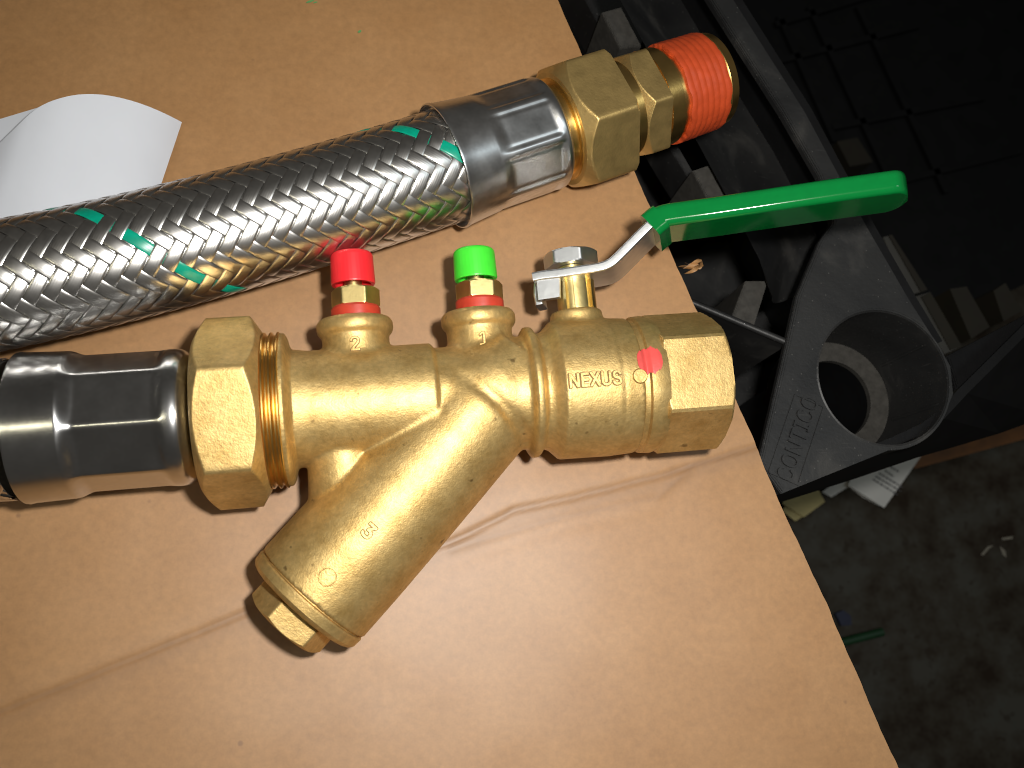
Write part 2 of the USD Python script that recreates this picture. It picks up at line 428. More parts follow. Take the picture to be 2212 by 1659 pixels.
UsdGeom.PrimvarsAPI(tp_).CreatePrimvar('wear', Sdf.ValueTypeNames.FloatArray, 'vertex').Set(Vt.FloatArray.FromNumpy(WEAR.astype(np.float32)))
obj('board_edge', trimesh.Trimesh(v, side, process=True), M_board, bx, smooth=50)
e3, i3 = np.append(ed[:2], 0), np.append(ein[:2], 0)


def local(t, w, z):
    return EA + e3 * t + i3 * w + np.array([0, 0, z])


for (ta, wa, tb, wb) in ((LEN0 + .002, .006, LEN1 - .002, .006), (LEN0 + .002, DEEP - .006, LEN1 - .002, DEEP - .006),
                         (LEN0 + .004, .0065, LEN0 + .004, DEEP - .0065), (LEN1 - .004, .0065, LEN1 - .004, DEEP - .0065)):
    a, b = local(ta, wa, -TH), local(tb, wb, -TH)
    n = norm(np.cross(b - a, [0, 0, 1])) * 0.002
    obj('side_panel', box_between([a - n, b - n, b + n, a + n], -ZF - TH), M_board, bx, smooth=False)
# a torn curl of liner at the edge
pts = [(1476, 569, -.001), (1487, 574, .002), (1497, 566, .004), (1506, 560, .003), (1510, 570, 0.0), (1500, 578, -.002), (1490, 583, -.002)]
c = np.array([W(u, v, z) for u, v, z in pts]); g = []
for k in range(7):
    g.append(c + np.array([0.0022 * math.sin(k * 1.1), -0.0016 * k / 6, 0.0011 * math.cos(k * 0.9)]) * (0.4 + 0.6 * rng.random((len(c), 1))))
g = np.array(g)
obj('torn_strip', (g.reshape(-1, 3), quads(7, len(c))), M_board, bx, smooth=True, label='torn curl of liner paper at the edge')
for (u, v, a, b) in ((670, 3, 9, 2.2), (681, 5, 5, 1.5), (777, 68, 4, 3)):
    pp = [W(u + a * math.cos(t) + rng.uniform(-1, 1), v + b * math.sin(t) - .3 * a * math.cos(t), 0.0005) for t in np.linspace(0, 2 * math.pi, 9)[:-1]]
    obj('green_fleck', (np.array(pp), np.array([[0, i, i + 1] for i in range(1, 7)])[:, ::-1]), M_fleck, bx, smooth=False)

# ------------------------------------------------------------------ brass strainer valve
VA = Axis(W(517, 892, .0225), W(1410, 829, .0222))
roll = math.radians(3.9)
m0 = norm(np.cross([0, 0, 1.0], VA.d)); n1 = np.cross(VA.d, m0)
STEM = norm(m0 * math.cos(roll) + n1 * math.sin(roll)); NRM = np.cross(VA.d, STEM)     # towards the ports; up out of the board
if NRM[2] < 0:
    NRM = -NRM
VN = Axis(VA.a, VA.a + VA.d, NRM)                    # the same axis with th = 0 straight up out of the casting


def loc(p):
    q = np.asarray(p, float) - VA.a
    return np.stack([q @ VA.d, q @ STEM, q @ NRM], -1)


def vs(u, v=None):
    v = 892 - (u - 517) * .0705 if v is None else v
    return VA.s(u, v)


valve = thing('strainer_valve', 'brass strainer valve with green lever and red and green caps, coupled to a hose end', 'valve')

# the casting: a smooth union of turned shapes, polygonised
Rt = 0.5 * (VA.r(664, 758) + VA.r(640, 1008)); Rb = 0.5 * (VA.r(1297, 683) + VA.r(1320, 981)); Rr = VA.r(1145, 704) * 0.985
Rth = 0.5 * (VA.r(583, 719) + VA.r(600, 1057))


def vf(u, r):
    """Station whose front line at radius r is seen at picture column u (on the valve's middle line)."""
    return VA.front(u, 892 - (u - 517) * .0705 - 6, r)


x = {k: vf(u, r) for k, (u, r) in dict(coll0=(598, Rth), coll1=(614, Rth), tube0=(627, Rt), step=(948, Rt), ring0=(1150, Rr), ring1=(1187, Rr), ball0=(1216, Rb), ball1=(1350, Rb), end=(1397, Rb)).items()}
JX = vs(1061)
brA = VA.at(JX); brZ = 0.0162
brE = W(640, 1322, brZ)
BR = Axis(brA, brE)
Lb = np.linalg.norm(W(679, 1280, brZ) - brA)
Rbr = 0.5 * (BR.r(610, 1141) + BR.r(823, 1333)); Rbr2 = 0.5 * (BR.r(659, 1091) + BR.r(868, 1279))
print('valve radii mm', [round(1e3 * q, 2) for q in (Rt, Rb, Rr, Rth, Rbr, Rbr2, Lb)])


def port_axis(u, v):
    """Foot on the valve axis of the port seen at (u, v)."""
    best = min(np.linspace(vs(600), vs(1500), 900), key=lambda t: np.min(np.linalg.norm(np.array([pix(VA.at(t) + STEM * h) for h in (0.012, 0.016, 0.02)]) - [u, v], axis=1)))
    return best


def port_height(t, u, v):
    hs = np.linspace(0.005, 0.06, 1100)
    return hs[int(np.argmin([abs(pix(VA.at(t) + STEM * h)[1] - v) for h in hs]))]


P2x, P1x, Sx = port_axis(769, 735), port_axis(1036, 725), port_axis(1243, 660)


def smin(a, b, k):
    h = np.clip(0.5 + 0.5 * (b - a) / k, 0, 1)
    return b * (1 - h) + a * h - k * h * (1 - h)


def prof_sdf(s, rho, prof):
    """Rough distance to a revolved profile (stations ascending)."""
    p = np.asarray(prof)
    rr = np.interp(s, p[:, 0], p[:, 1])
    d = rho - rr
    return np.maximum(d, np.maximum(p[0, 0] - s, s - p[-1, 0]))


Pf = {k: (port_height(P2x, 768, a), ) for k, a in {}.items()}
hA, hB, hC = port_height(P2x, 768, 745), port_height(P2x, 768, 724), port_height(P2x, 768, 692)
FL = 0.5 * 169 / 9.0 * 1e-3
port_prof = [(0.0, 0.0082), (hA, 0.0082), (hB - .0006, 0.0083), (hB + .0003, FL - .0002), (hB + .0010, FL), (hC - .0010, FL), (hC, FL - .0007)]
hS = port_height(Sx, 1243, 676)
brl = lambda q: np.einsum('...k,k', q - brA, BR.d)


def body_sdf(q):
    l = loc(q); X, Y, Z = l[..., 0], l[..., 1], l[..., 2]
    rho = np.hypot(Y, Z)
    main = prof_sdf(X, rho, [(x['coll0'], Rth * .985), (x['coll1'], Rth * .975), (x['tube0'], Rt + .0006), (x['tube0'] + .004, Rt), (x['step'] - .0003, Rt), (x['step'] + .0004, Rt - .0012), (x['step'] + .004, Rt - .0012),
                             (x['ring0'] - .0060, Rt - .0002), (x['ring0'] - .0024, Rr - .0026), (x['ring0'] + .0003, Rr - .0022), (x['ring0'] + .0014, Rr), (x['ring1'] - .0012, Rr), (x['ring1'] + .0002, Rr - .0020),
                             (x['ball0'] - .0012, Rr - .0014), (x['ball0'] + .0012, Rb - .0002), (x['ball1'] - .0004, Rb), (x['ball1'], Rb - .00035), (x['ball1'] + .0004, Rb - .0001), (x['end'], Rb - .0004)])
    t = brl(q); rb = np.linalg.norm(q - brA - t[..., None] * BR.d, axis=-1)
    br = np.maximum(rb - np.interp(t, [-.012, -.004, .004, .02, .035, .05, Lb], [Rbr - .0050, Rbr - .0022, Rbr - .0012, Rbr - .0007, Rbr - .0003, Rbr, Rbr]), np.maximum(-t - .012, t - Lb))
    out = smin(main, br, 0.0010)
    # the groove on the far side of the branch's root
    gv = np.full(out.shape, 9.0)
    for ga, gb_ in zip(GROOVE[:-1], GROOVE[1:]):
        gd = gb_ - ga; tg = np.clip(np.einsum('...k,k', q - ga, gd) / (gd @ gd), 0, 1)
        gv = np.minimum(gv, np.sum((q - ga - tg[..., None] * gd) ** 2, -1))
    out = out + .0010 * np.exp(-gv / .0017 ** 2)
    # the collar round the root of the branch
    web0 = VA.at(vs(738)) - STEM * .003; web1 = VA.at(vs(733)) - STEM * .0235 - NRM * .0012
    wd = norm(web1 - web0); tw = np.clip(np.einsum('...k,k', q - web0, wd), 0, .03)
    out = smin(out, np.linalg.norm(q - web0 - tw[..., None] * wd, axis=-1) - .0088, 0.0008)
    for px in (P2x, P1x):
        out = smin(out, prof_sdf(Y, np.hypot(X - px, Z), port_prof), 0.0013)
    out = smin(out, prof_sdf(Y, np.hypot(X - Sx, Z), [(0, .0067), (hS - .0003, .0067), (hS + .0003, .0060)]), 0.0012)
    return out


def angle_at(ax, u, v, r):
    """(station, angle) where the sight line meets the cylinder of radius r."""
    d = ray(u, v); o = EYE - ax.a
    dp = d - ax.d * (d @ ax.d); op = o - ax.d * (o @ ax.d)
    A, B, C = dp @ dp, 2 * dp @ op, op @ op - r * r
    t = (-B - math.sqrt(max(B * B - 4 * A * C, 0))) / (2 * A)
    q = o + d * t
    return q @ ax.d, math.atan2(q @ ax.e2, q @ ax.e1)


GROOVE = [VA.at(angle_at(VA, u, v, .0142)[0], .0142, angle_at(VA, u, v, .0142)[1]) for u, v in ((968, 782), (990, 800), (1030, 828), (1075, 866), (1108, 902), (1132, 940), (1140, 958))]


def surface_net(fun, lo, hi, h):
    """Vectorised surface nets: a smooth triangulation of fun = 0, with normals from the field."""
    ax = [np.arange(a, b + h, h) for a, b in zip(lo, hi)]
    G = np.stack(np.meshgrid(*ax, indexing='ij'), -1)
    pts = lambda L: VA.a + L[..., :1] * VA.d + L[..., 1:2] * STEM + L[..., 2:] * NRM
    Fv = np.concatenate([fun(pts(G[i:i + 16])) for i in range(0, len(G), 16)])
    S = Fv < 0; nx, ny, nz_ = [k - 1 for k in S.shape]
    acc = np.zeros((nx, ny, nz_, 3)); cnt = np.zeros((nx, ny, nz_))
    cor = [(a, b, c) for a in (0, 1) for b in (0, 1) for c in (0, 1)]
    for a in cor:
        for k in range(3):
            if a[k]:
                continue
            b = list(a); b[k] = 1
            A = Fv[a[0]:a[0] + nx, a[1]:a[1] + ny, a[2]:a[2] + nz_]; B = Fv[b[0]:b[0] + nx, b[1]:b[1] + ny, b[2]:b[2] + nz_]
            cross = (A < 0) != (B < 0)
            t = np.where(cross, A / np.where(cross, A - B, 1), 0)
            for m in range(3):
                acc[..., m] += np.where(cross, a[m] + (t if m == k else 0), 0)
            cnt += cross
    act = cnt > 0; idx = -np.ones(act.shape, int); idx[act] = np.arange(act.sum())
    ii = np.argwhere(act)
    V = (ii + acc[act] / cnt[act][:, None]) * h + np.array(lo)
    Fs = []
    for k in range(3):
        o = [m for m in range(3) if m != k]
        sl0 = [slice(None)] * 3; sl1 = [slice(None)] * 3; sl0[k] = slice(0, -1); sl1[k] = slice(1, None)
        cr = S[tuple(sl0)] != S[tuple(sl1)]; inside = S[tuple(sl0)]
        e = np.argwhere(cr)
        e = e[(e[:, o[0]] > 0) & (e[:, o[1]] > 0) & (e[:, o[0]] < S.shape[o[0]] - 1) & (e[:, o[1]] < S.shape[o[1]] - 1)]
        ins = inside[tuple(e.T)]
        def cell(da, db):
            c = e.copy(); c[:, o[0]] -= da; c[:, o[1]] -= db
            return idx[tuple(c.T)]
        q = np.stack([cell(1, 1), cell(0, 1), cell(0, 0), cell(1, 0)], 1)
        flip = ins if k != 1 else ~ins
        q[~flip] = q[~flip][:, ::-1]
        Fs.append(q)
    q = np.vstack(Fs); q = q[(q >= 0).all(1)]
    Wv = pts(V)
    return trimesh.Trimesh(Wv, np.vstack([q[:, [0, 1, 2]], q[:, [0, 2, 3]]]), process=False)


lo = [x['coll0'] - .020, -.085, -.028]; hi = [x['end'] + .002, .032, .022]
body = surface_net(body_sdf, lo, hi, 0.00052)
if body.volume < 0:
    body.invert()
BODY = obj('body', body, M_cast, valve, smooth=True)

# thread between casting and union nut
def threaded(ax, s0, s1, r, pitch, depth, m, parent, name='thread', start=None, rfun=None):
    n = max(2, int((s1 - s0) / pitch)); pr = [(s0, r - depth)]
    for i in range(n):
        a = s0 + (s1 - s0) * i / n; p = (s1 - s0) / n
        pr += [(a + .12 * p, r - depth), (a + .42 * p, r), (a + .62 * p, r), (a + .92 * p, r - depth)]
    pr += [(s1, r - depth)]
    return obj(name, lathe(ax, pr, 96), m, parent, smooth=25)


def hexpart(ax, s0, s1, R, ch0, ch1, m, parent, name, n=6, phase=0.0, nth=180, bore=None, ch=0.5):
    """A hexagon (corner radius R) between two stations, its corners turned off by a cone at either end; ch: slope of the cone."""
    g = ngon(n, phase); apo = R * math.cos(math.pi / n)
    def rf(S, T, Rr):
        c = np.minimum(apo - ch0 + (S - s0) / ch, apo - ch1 + (s1 - S) / ch)
        rr = np.minimum(R * g(T), np.maximum(c, Rr * 0.0))
        return np.where(Rr < 0, -Rr, np.minimum(rr, R * 0.992))
    st = np.unique(np.r_[s0, np.linspace(s0, s1, 60), s1])
    pr = [(s, R) for s in st]
    if bore:
        pass
    msh = lathe(ax, pr, nth, rf)
    return obj(name, msh, m, parent, smooth=24)


NUTA = VA.rot(0)
# angle of the nut's flats: its wide flat leans a little to the south of the line of sight
nut_phase = math.radians(30 + 3.6)
NR = 0.5 * (VA.r(504, 682) + VA.r(530, 1102)) / 1.0
sgn = 1.0 if (VA.e2 @ STEM) > 0 else -1.0             # +1: th grows towards the ports
s0n = vf(403, NR * .9); s1n = vf(558, NR * .9)
UN = hexpart(VA, s0n, s1n, NR, .0012, .0012, M_cast, valve, 'union_nut', phase=-sgn * nut_phase, ch=.62)
threaded(VA, s1n - .002, x['coll0'] + .0008, Rth, .0016, .0008, M_turned, UN, 'thread')
obj('neck', lathe(VA, [(vs(372), .0125), (vs(400), .0128), (vs(404), .0138), (vs(426), .0138)], 96), M_turned, valve)

# hose end that the nut holds: pressed steel ferrule, and the start of its braid
def ferrule(ax, st, r0, r1, r2, m, parent, phase=0.0, nf=8, lipr=.0001, rib=.0):
    """st: lip, end of the round part, start of the flats, end of the flats, collar, end."""
    a, b, c, d, e, f_ = st
    ap = r1
    def rf(S, T, Rr):
        w = np.clip(np.minimum((S - b) / (c - b), (e - S) / (e - d)), 0, 1); w = w * w * (3 - 2 * w)
        wd = 2 * math.pi / nf; p = (T - phase) % wd - wd / 2
        flat = ap / np.cos(p)
        k = abs(1 / math.cos(wd / 2)) * ap - .00022
        flat = np.minimum(flat, k)
        flat = flat - rib * np.exp(-((np.abs(p) - wd * .37) / .035) ** 2)
        return np.where(Rr > .0145, Rr * (1 - w) + flat * w, Rr)
    pr = [(a + .0016, r0 + lipr - .0012), (a + .0003, r0 + lipr - .0008), (a, r0 + lipr - .0003), (a + .0001, r0 + lipr), (a + .0006, r0 + lipr + .0001), (a + .0016, r0 + lipr * .8), (a + (b - a) * .5, r0 + lipr * .45), (b, r0)]
    pr += [(s, r0 + (r2 - r0) * (s - b) / (e - b)) for s in np.linspace(b, e, 50)[1:]]
    pr += [(e + (f_ - e) * k, r2 * (1 - .16 * k ** 3.2)) for k in np.linspace(0.1, 1, 12)]
    pr += [(f_ + .0002, .0128), (f_ - .003, .0122)]
    return obj('ferrule', lathe(ax, pr, 240, rf), m, parent, smooth=40)


r0 = 0.5 * (VA.r(117, 759) + VA.r(110, 1080)); r1 = 0.5 * (VA.r(280, 767) + VA.r(290, 1048)); r2 = 0.5 * (VA.r(378, 752) + VA.r(388, 1049))
print('ferrule mm', 1e3 * r0, 1e3 * r1, 1e3 * r2, 'nut', 1e3 * NR)
ferrule(VA, [vf(-4, r0), vf(112, r0), vf(158, r1), vf(325, r1), vf(352, r2), vf(400, r2)], r0, r1 - .0003, r2, M_steel, valve, phase=0.03, lipr=.0004)


def braid_hose(parent, path, R, n=18, pitch=0.078, green=None, phase=0.0, step=0.0010, sign=1.0):
    """Two families of flat wire bundles woven two over, two under, about a curved path."""
    path = np.asarray(path); seg = np.r_[0, np.cumsum(np.linalg.norm(np.diff(path, axis=0), axis=1))]
    L = seg[-1]; tan = np.gradient(path, seg, axis=0)

    def frame(s):
        c = np.stack([np.interp(s, seg, path[:, k]) for k in range(3)], -1)
        t = np.stack([np.interp(s, seg, tan[:, k]) for k in range(3)], -1); t /= np.linalg.norm(t, axis=-1, keepdims=True)
        up = np.broadcast_to(np.array([0, 0, 1.0]), t.shape)
        e1 = up - t * (up * t).sum(-1, keepdims=True); e1 /= np.linalg.norm(e1, axis=-1, keepdims=True)
        return c, t, e1, np.cross(t, e1)
    st = np.arange(0, L, step)
    lead = 2 * math.pi / pitch
    width = 2 * math.pi / n / math.sqrt(lead ** 2 + 1 / R ** 2)
    cr = np.array([-1, -.92, -.6, -.2, .2, .6, .92, 1.0])
    ang = math.atan(R * lead)                                           # between strand and axis
    for fam in (1, -1):
        for i_ in range(n):
            g = green is not None and fam == green[0] and i_ == green[1]
            th0 = 2 * math.pi * i_ / n + fam * lead * st + phase
            off = cr[None, :] * width * (0.475 if not g else 0.43)
            # step across the strand: part along the axis, part round it
            S = st[:, None] - fam * off * math.sin(ang); T_ = th0[:, None] + off * math.cos(ang) / R
            a = ((T_ - phase) / (2 * math.pi) - S / pitch) * n; b = ((T_ - phase) / (2 * math.pi) + S / pitch) * n
            if fam == 1:
                wv = np.cos(2 * math.pi * (b + i_ - 1.5) / 4)
            else:
                wv = -np.cos(2 * math.pi * (a + i_ - 1.5) / 4)
            wv = wv * sign
            hgt = 0.00025 * np.tanh(1.7 * wv) + 0.00008 * (1 - cr[None, :] ** 2) - 0.00016 * (np.abs(cr[None, :]) > .95)
            c, t, e1, e2 = frame(np.clip(S, 0, L))
            v = c + (R + hgt)[..., None] * (np.cos(T_)[..., None] * e1 + np.sin(T_)[..., None] * e2)
            f_ = quads(len(st), len(cr))
            v = v.reshape(-1, 3)
            nn = np.cross(v[f_[0][1]] - v[f_[0][0]], v[f_[0][2]] - v[f_[0][0]])
            cc = c.reshape(-1, 3)[f_[0][0]]
            if nn @ (v[f_[0][0]] - cc) < 0:
                f_ = f_[:, ::-1]
            uv = np.stack([np.broadcast_to((cr + 1) / 2, S.shape), S / .01], -1).reshape(-1, 2)
            obj('braid_strand', (v, f_), M_tracer if g else M_braid, parent, smooth=True, uv=uv, label='green tracer strand of the braid' if g else None)
    th = np.arange(48) * 2 * math.pi / 48
    c, t, e1, e2 = frame(st)
    v = c[:, None] + (R - .0005) * (np.cos(th)[None, :, None] * e1[:, None] + np.sin(th)[None, :, None] * e2[:, None])
    obj('inner_tube', (v.reshape(-1, 3), quads(len(st), 48, True)[:, ::-1]), M_core, parent, smooth=True)


braid_hose(valve, [VA.at(vs(-190)), VA.at(vs(-60)), VA.at(vs(30))], r0 - .0009)

# right-hand threaded end: groove, ring and hexagon
EC = VN
xe = {k: vf(u, Rb) for k, u in dict(a=1397, b=1411, c=1436, h0=1443, h1=1592).items()}
HR = 0.5 * (VA.r(1460, 676) + VA.r(1480, 979)) * 1.005
obj('end_ring', lathe(EC, [(x['end'] - .001, Rb - .0013), (xe['a'] + .0004, Rb - .0013), (xe['b'] - .0004, Rb - .0010), (xe['b'], Rb - .0002), (xe['c'] - .0006, Rb), (xe['h0'] + .001, Rb - .0008)], 120), M_cast, valve)


def end_hex():
    g = ngon(6, math.radians(30)); apo = HR * math.cos(math.pi / 6); s0, s1 = xe['h0'], xe['h1']
    def rf(S, T, Rr):
        c = np.minimum(apo + .0006 + (S - s0) / .35, apo + .0004 + (s1 - S) / .5)
        return np.where(Rr < .0148, Rr, np.minimum(np.minimum(HR * g(T), c), HR * .985))
    pr = [(s0, .0120), (s0, .0147)] + [(s, HR) for s in np.linspace(s0, s1, 50)] + [(s1, .0147), (s1 - .0008, .0139), (s1 - .018, .0136), (s1 - .018, .004)]
    return lathe(EC, pr, 240, rf)


obj('end_hexagon', end_hex(), M_cast, valve, smooth=24)

# strainer cap and plug on the branch
sc0, sc1, sc2 = Lb, BR.s(652, 1308), BR.s(613, 1353)
CAP = obj('strainer_cap', lathe(BR, [(sc0 - .003, Rbr - .001), (sc0 - .0002, Rbr - .0009), (sc0 + .0003, Rbr - .0009), (sc0 + .0005, Rbr - .0002), (sc0 + .0009, Rbr), (sc1 - .0012, Rbr - .0002), (sc1 - .0004, Rbr - .0008), (sc1, Rbr - .0016), (sc1 + .0001, .009)], 140), M_cast, valve)
obj('plug_base', lathe(BR, [(sc1 - .0005, .0085), (sc1 + .0012, .0085)], 60), M_hexbrass, CAP)
HP = 0.5 * np.linalg.norm(W(569, 1276, brZ) - W(714, 1384, brZ)) * 1.08
hexpart(BR, sc1 + .0005, sc2, HP, -.0006, .0002, M_cast, CAP, 'hexagon_plug', phase=math.radians(22), ch=.55)

# test points: washer, hexagon, stem, coloured cap
def test_point(px, mcap, u0, vh, hexphase, lean):
    """vh: picture heights of washer bottom, washer top, hexagon top, cap bottom, cap top."""
    a = VA.at(px); ax = Axis(a, a + STEM + VA.d * lean, NRM); cx = Axis(a, a + STEM + VA.d * .01, NRM)
    h = [port_height(px, u0, v_) for v_ in vh]
    t = obj('test_point', hexmesh(ax, h[1] - .0002, h[2], .00605, hexphase), M_smallbrass, valve, smooth=24)
    obj('sealing_washer', lathe(ax, [(h[0] - .0010, .0052), (h[0] - .0006, .0058), (h[0], .0061), (h[1] - .0006, .0061), (h[1], .0057)], 72, lambda S, T, R_: R_ * (1 + .012 * np.sin(3 * T + 1) + .008 * np.sin(7 * T))), M_washer, t)
    obj('stem', lathe(cx, [(h[2] - .0005, .0034), (h[2] + .0006, .0034), (h[2] + .0009, .0022), (h[3] + .002, .0022)], 48), M_smallbrass, t)
    r = .0054
    cp = [(h[3] + .0014, r - .0010), (h[3], r - .0009), (h[3], r - .0001), (h[3] + .0004, r + .00008), (h[4] - .0012, r - .00012)] + [(h[4] - .0012 + .0012 * math.sin(k), r - .0012 + .00108 * math.cos(k)) for k in np.linspace(0, math.pi / 2, 6)[1:]]
    obj('cap', lathe(cx, cp, 96, lambda S, T, R_: R_ * (1 + .004 * np.cos(36 * T) * (R_ > .005))), mcap, t, smooth=40,
        label='red plastic cap' if mcap is M_redcap else 'bright green plastic cap')


def hexmesh(ax, s0, s1, R, phase, ch=.55):
    g = ngon(6, phase); apo = R * math.cos(math.pi / 6)
    def rf(S, T, Rr):
        c = np.minimum(apo + .0002 + (S - s0) / ch, apo + .0001 + (s1 - S) / ch)
        return np.minimum(np.minimum(R * g(T), c), R * .99)
    return lathe(ax, [(s, R) for s in np.linspace(s0, s1, 24)], 144, rf)


test_point(P2x, M_redcap, 768, (690, 664, 626, 616, 547), math.radians(25), .025)
test_point(P1x, M_greencap, 1036, (678, 648, 613, 605, 540), math.radians(31), .035)

# bonnet, stem, lever
a = VA.at(Sx); SA = Axis(a, a + STEM, NRM)
hb = {v_: port_height(Sx, 1240, v_) for v_ in (690, 676, 640, 612, 603, 590, 580, 578, 545)}
def bon(S, T, Rr):
    ap = (T + math.pi) % (2 * math.pi) - math.pi
    lug = (np.abs(ap - BE * .10) < .33) | (np.abs(ap - BE * .95) < .22) | (np.abs(ap + BE * .85) < .25) | (np.abs(ap) > 2.6)
    return np.where(Rr > .0048, np.where(lug, Rr, Rr - .0011), Rr)


BE = 1.0 if SA.e2 @ VA.d > 0 else -1.0
obj('bonnet', lathe(SA, [(hb[690] - .003, .0056), (hb[676], .0056), (hb[612], .0055), (hb[612] + .0004, .0050), (hb[612] + .0005, .004)], 240, bon, sub=.0015), M_smallbrass, valve, smooth=30)
obj('spindle', lathe(SA, [(hb[612], .0040), (hb[603], .0040), (hb[603] + .0002, .0034), (hb[578], .0034)], 60), M_smallbrass, valve)
hl = hb[590]                                           # underside of the lever at the spindle

# lever: a bent strip, its flat sides facing along the stem
BETA = math.radians(19)                             # the lever is turned about its spindle, its grip standing higher than its pivot
LD = VA.d * math.cos(BETA) + NRM * math.sin(BETA); LN = NRM * math.cos(BETA) - VA.d * math.sin(BETA)


def along(u, v, zo):
    """(station, height) in the lever's plane, at the height zo of its near edge, for a picture point."""
    p0 = a + LN * zo
    r = ray(u, v); t = ((p0 - EYE) @ LN) / (r @ LN); q = EYE + r * t - a
    return np.array([q @ LD, q @ STEM])


HW = 0.0084
pl = [along(*p, HW) for p in ((1150, 598), (1168, 594), (1205, 590), (1284, 578), (1304, 574), (1319, 567), (1332, 556), (1352, 536), (1381, 506), (1398, 489), (1413, 475))]
pl2 = [along(*p, HW) for p in ((1414, 474), (1426, 466), (1445, 462), (1540, 449), (1706, 424), (1800, 410), (1972, 386))]


def strip(pts, th, halfw, nround=None, taper=None, rnd=.0006):
    """A flat bar along pts (in the lever's plane) with rounded long edges."""
    P = np.array(pts); seg = np.r_[0, np.cumsum(np.linalg.norm(np.diff(P, axis=0), axis=1))]
    n = 90; s = np.linspace(0, seg[-1], n)
    Q = np.stack([np.interp(s, seg, P[:, k]) for k in (0, 1)], -1)
    for _ in range(3):
        Q[1:-1] = .25 * Q[:-2] + .5 * Q[1:-1] + .25 * Q[2:]
    t = np.gradient(Q, axis=0); t /= np.linalg.norm(t, axis=1, keepdims=True); nn = np.stack([-t[:, 1], t[:, 0]], 1)
    hw = np.full(n, halfw) if taper is None else taper(s / seg[-1]) * halfw
    sec = []
    for cx, cy, a0 in ((1, 1, 0), (-1, 1, 90), (-1, -1, 180), (1, -1, 270)):
        for k in range(5):
            an = math.radians(a0 + k * 22.5); sec.append((cx, cy, math.cos(an) * rnd, math.sin(an) * rnd))
    rows_ = []
    for q, d_, w_ in zip(Q, nn, hw):
        w_ = max(w_, rnd * 1.01)
        rows_.append([a + LD * (q[0] + d_[0] * y) + STEM * (q[1] + d_[1] * y) + LN * z for z, y in [(cx * (w_ - rnd) + dx, cy * (th / 2 - rnd) + dy) for cx, cy, dx, dy in sec]])
    V = np.array(rows_); m = V.shape[1]; V = V.reshape(-1, 3); F_ = quads(n, m, True)
    k = len(V); V = np.vstack([V, V[:m].mean(0), V[-m:].mean(0)]); j = np.arange(m)
    F_ = np.vstack([F_, np.stack([(j + 1) % m, j, np.full(m, k)], 1), np.stack([(n - 1) * m + j, (n - 1) * m + (j + 1) % m, np.full(m, k + 1)], 1)])
    tm = trimesh.Trimesh(V, F_, process=False); tm.fix_normals()
    return tm


lever = obj('lever', strip(pl, .0024, HW, rnd=.0005), M_zinc, valve, smooth=35)
obj('lever_sleeve', strip(pl2, .0058, HW + .0009, taper=lambda q: np.where(q > .93, np.sqrt(np.clip(1 - ((q - .93) / .07) ** 2, 0.02, 1)), 1.0), rnd=.0017), M_green, lever, smooth=50, label='glossy green vinyl grip of the lever')
# short skirt of the sleeve at the bend
obj('lever_sleeve', strip([along(1404, 486, HW), along(1415, 476, HW), along(1428, 466, HW)], .0070, HW + .0010, rnd=.0017), M_green, lever, smooth=50)
# bent-down stop tab at the lever's other end
tb = [along(*p, HW) for p in ((1160, 594), (1155, 604), (1154, 626), (1158, 650))]
obj('stop_tab', strip([np.array(p) for p in tb], .0022, HW * .45, rnd=.0005), M_zinc, lever, smooth=35)
tq = [along(1158, 597, HW), along(1208, 590, HW), along(1208, 640, HW), along(1162, 647, HW)]
tabv = [a + LD * p[0] + STEM * p[1] + LN * (HW - .0006) for p in tq]
tt_ = trimesh.convex.convex_hull(np.vstack([np.array(tabv), np.array(tabv) - LN * .0022]))
obj('stop_tab', tt_, M_zinc, lever, smooth=False)
obj('lever_nut', hexmesh(SA, hb[580] + .0004, hb[545] - .0002, .0071, math.radians(10)), M_zinc, valve, smooth=24)


# raised lettering and marks
def wrap_text(text, h, depth, place, bold=True, grow=0.0, squeeze=1.0):
    m = meshkit.text_mesh(text, h, depth, bold=bold)
    m.vertices[:, 0] *= squeeze
    if grow:                                            # the same letters with a margin, for the shade painted round their edges
        fc = m.faces[m.face_normals[:, 2] > .9]
        ol = unary_union([Polygon(m.vertices[t_][:, :2]) for t_ in fc]).buffer(grow).simplify(grow / 8)
        m = slab(ol, depth, depth)
    m.vertices[:, 0] -= m.bounds[:, 0].mean(); m.vertices[:, 1] -= m.bounds[:, 1].mean()
    m = m.subdivide_to_size(max(h / 6, .0003), max_iter=12)
    m.vertices = place(m.vertices)
    m.fix_normals()
    return m


def on_cyl(ax, sc, thc, r, sgn_up=1, rot=0.0, sink=.0002):
    """Letters read along the axis d; up = growing angle * sgn_up."""
    c, k = math.cos(rot), math.sin(rot)
    def place(v):
        X = v[:, 0] * c - v[:, 1] * k; Y = v[:, 0] * k + v[:, 1] * c
        th = thc + sgn_up * Y / r; rr = r - sink + v[:, 2]
        return ax.a + (sc + X)[:, None] * ax.d + rr[:, None] * (np.cos(th)[:, None] * ax.e1 + np.sin(th)[:, None] * ax.e2)
    return place


def angle_at(ax, u, v, r):
    """(station, angle) where the sight line meets the cylinder of radius r."""
    d = ray(u, v); o = EYE - ax.a
    dp = d - ax.d * (d @ ax.d); op = o - ax.d * (o @ ax.d)
    A, B, C = dp @ dp, 2 * dp @ op, op @ op - r * r
    t = (-B - math.sqrt(max(B * B - 4 * A * C, 0))) / (2 * A)
    q = o + d * t
    return q @ ax.d, math.atan2(q @ ax.e2, q @ ax.e1)


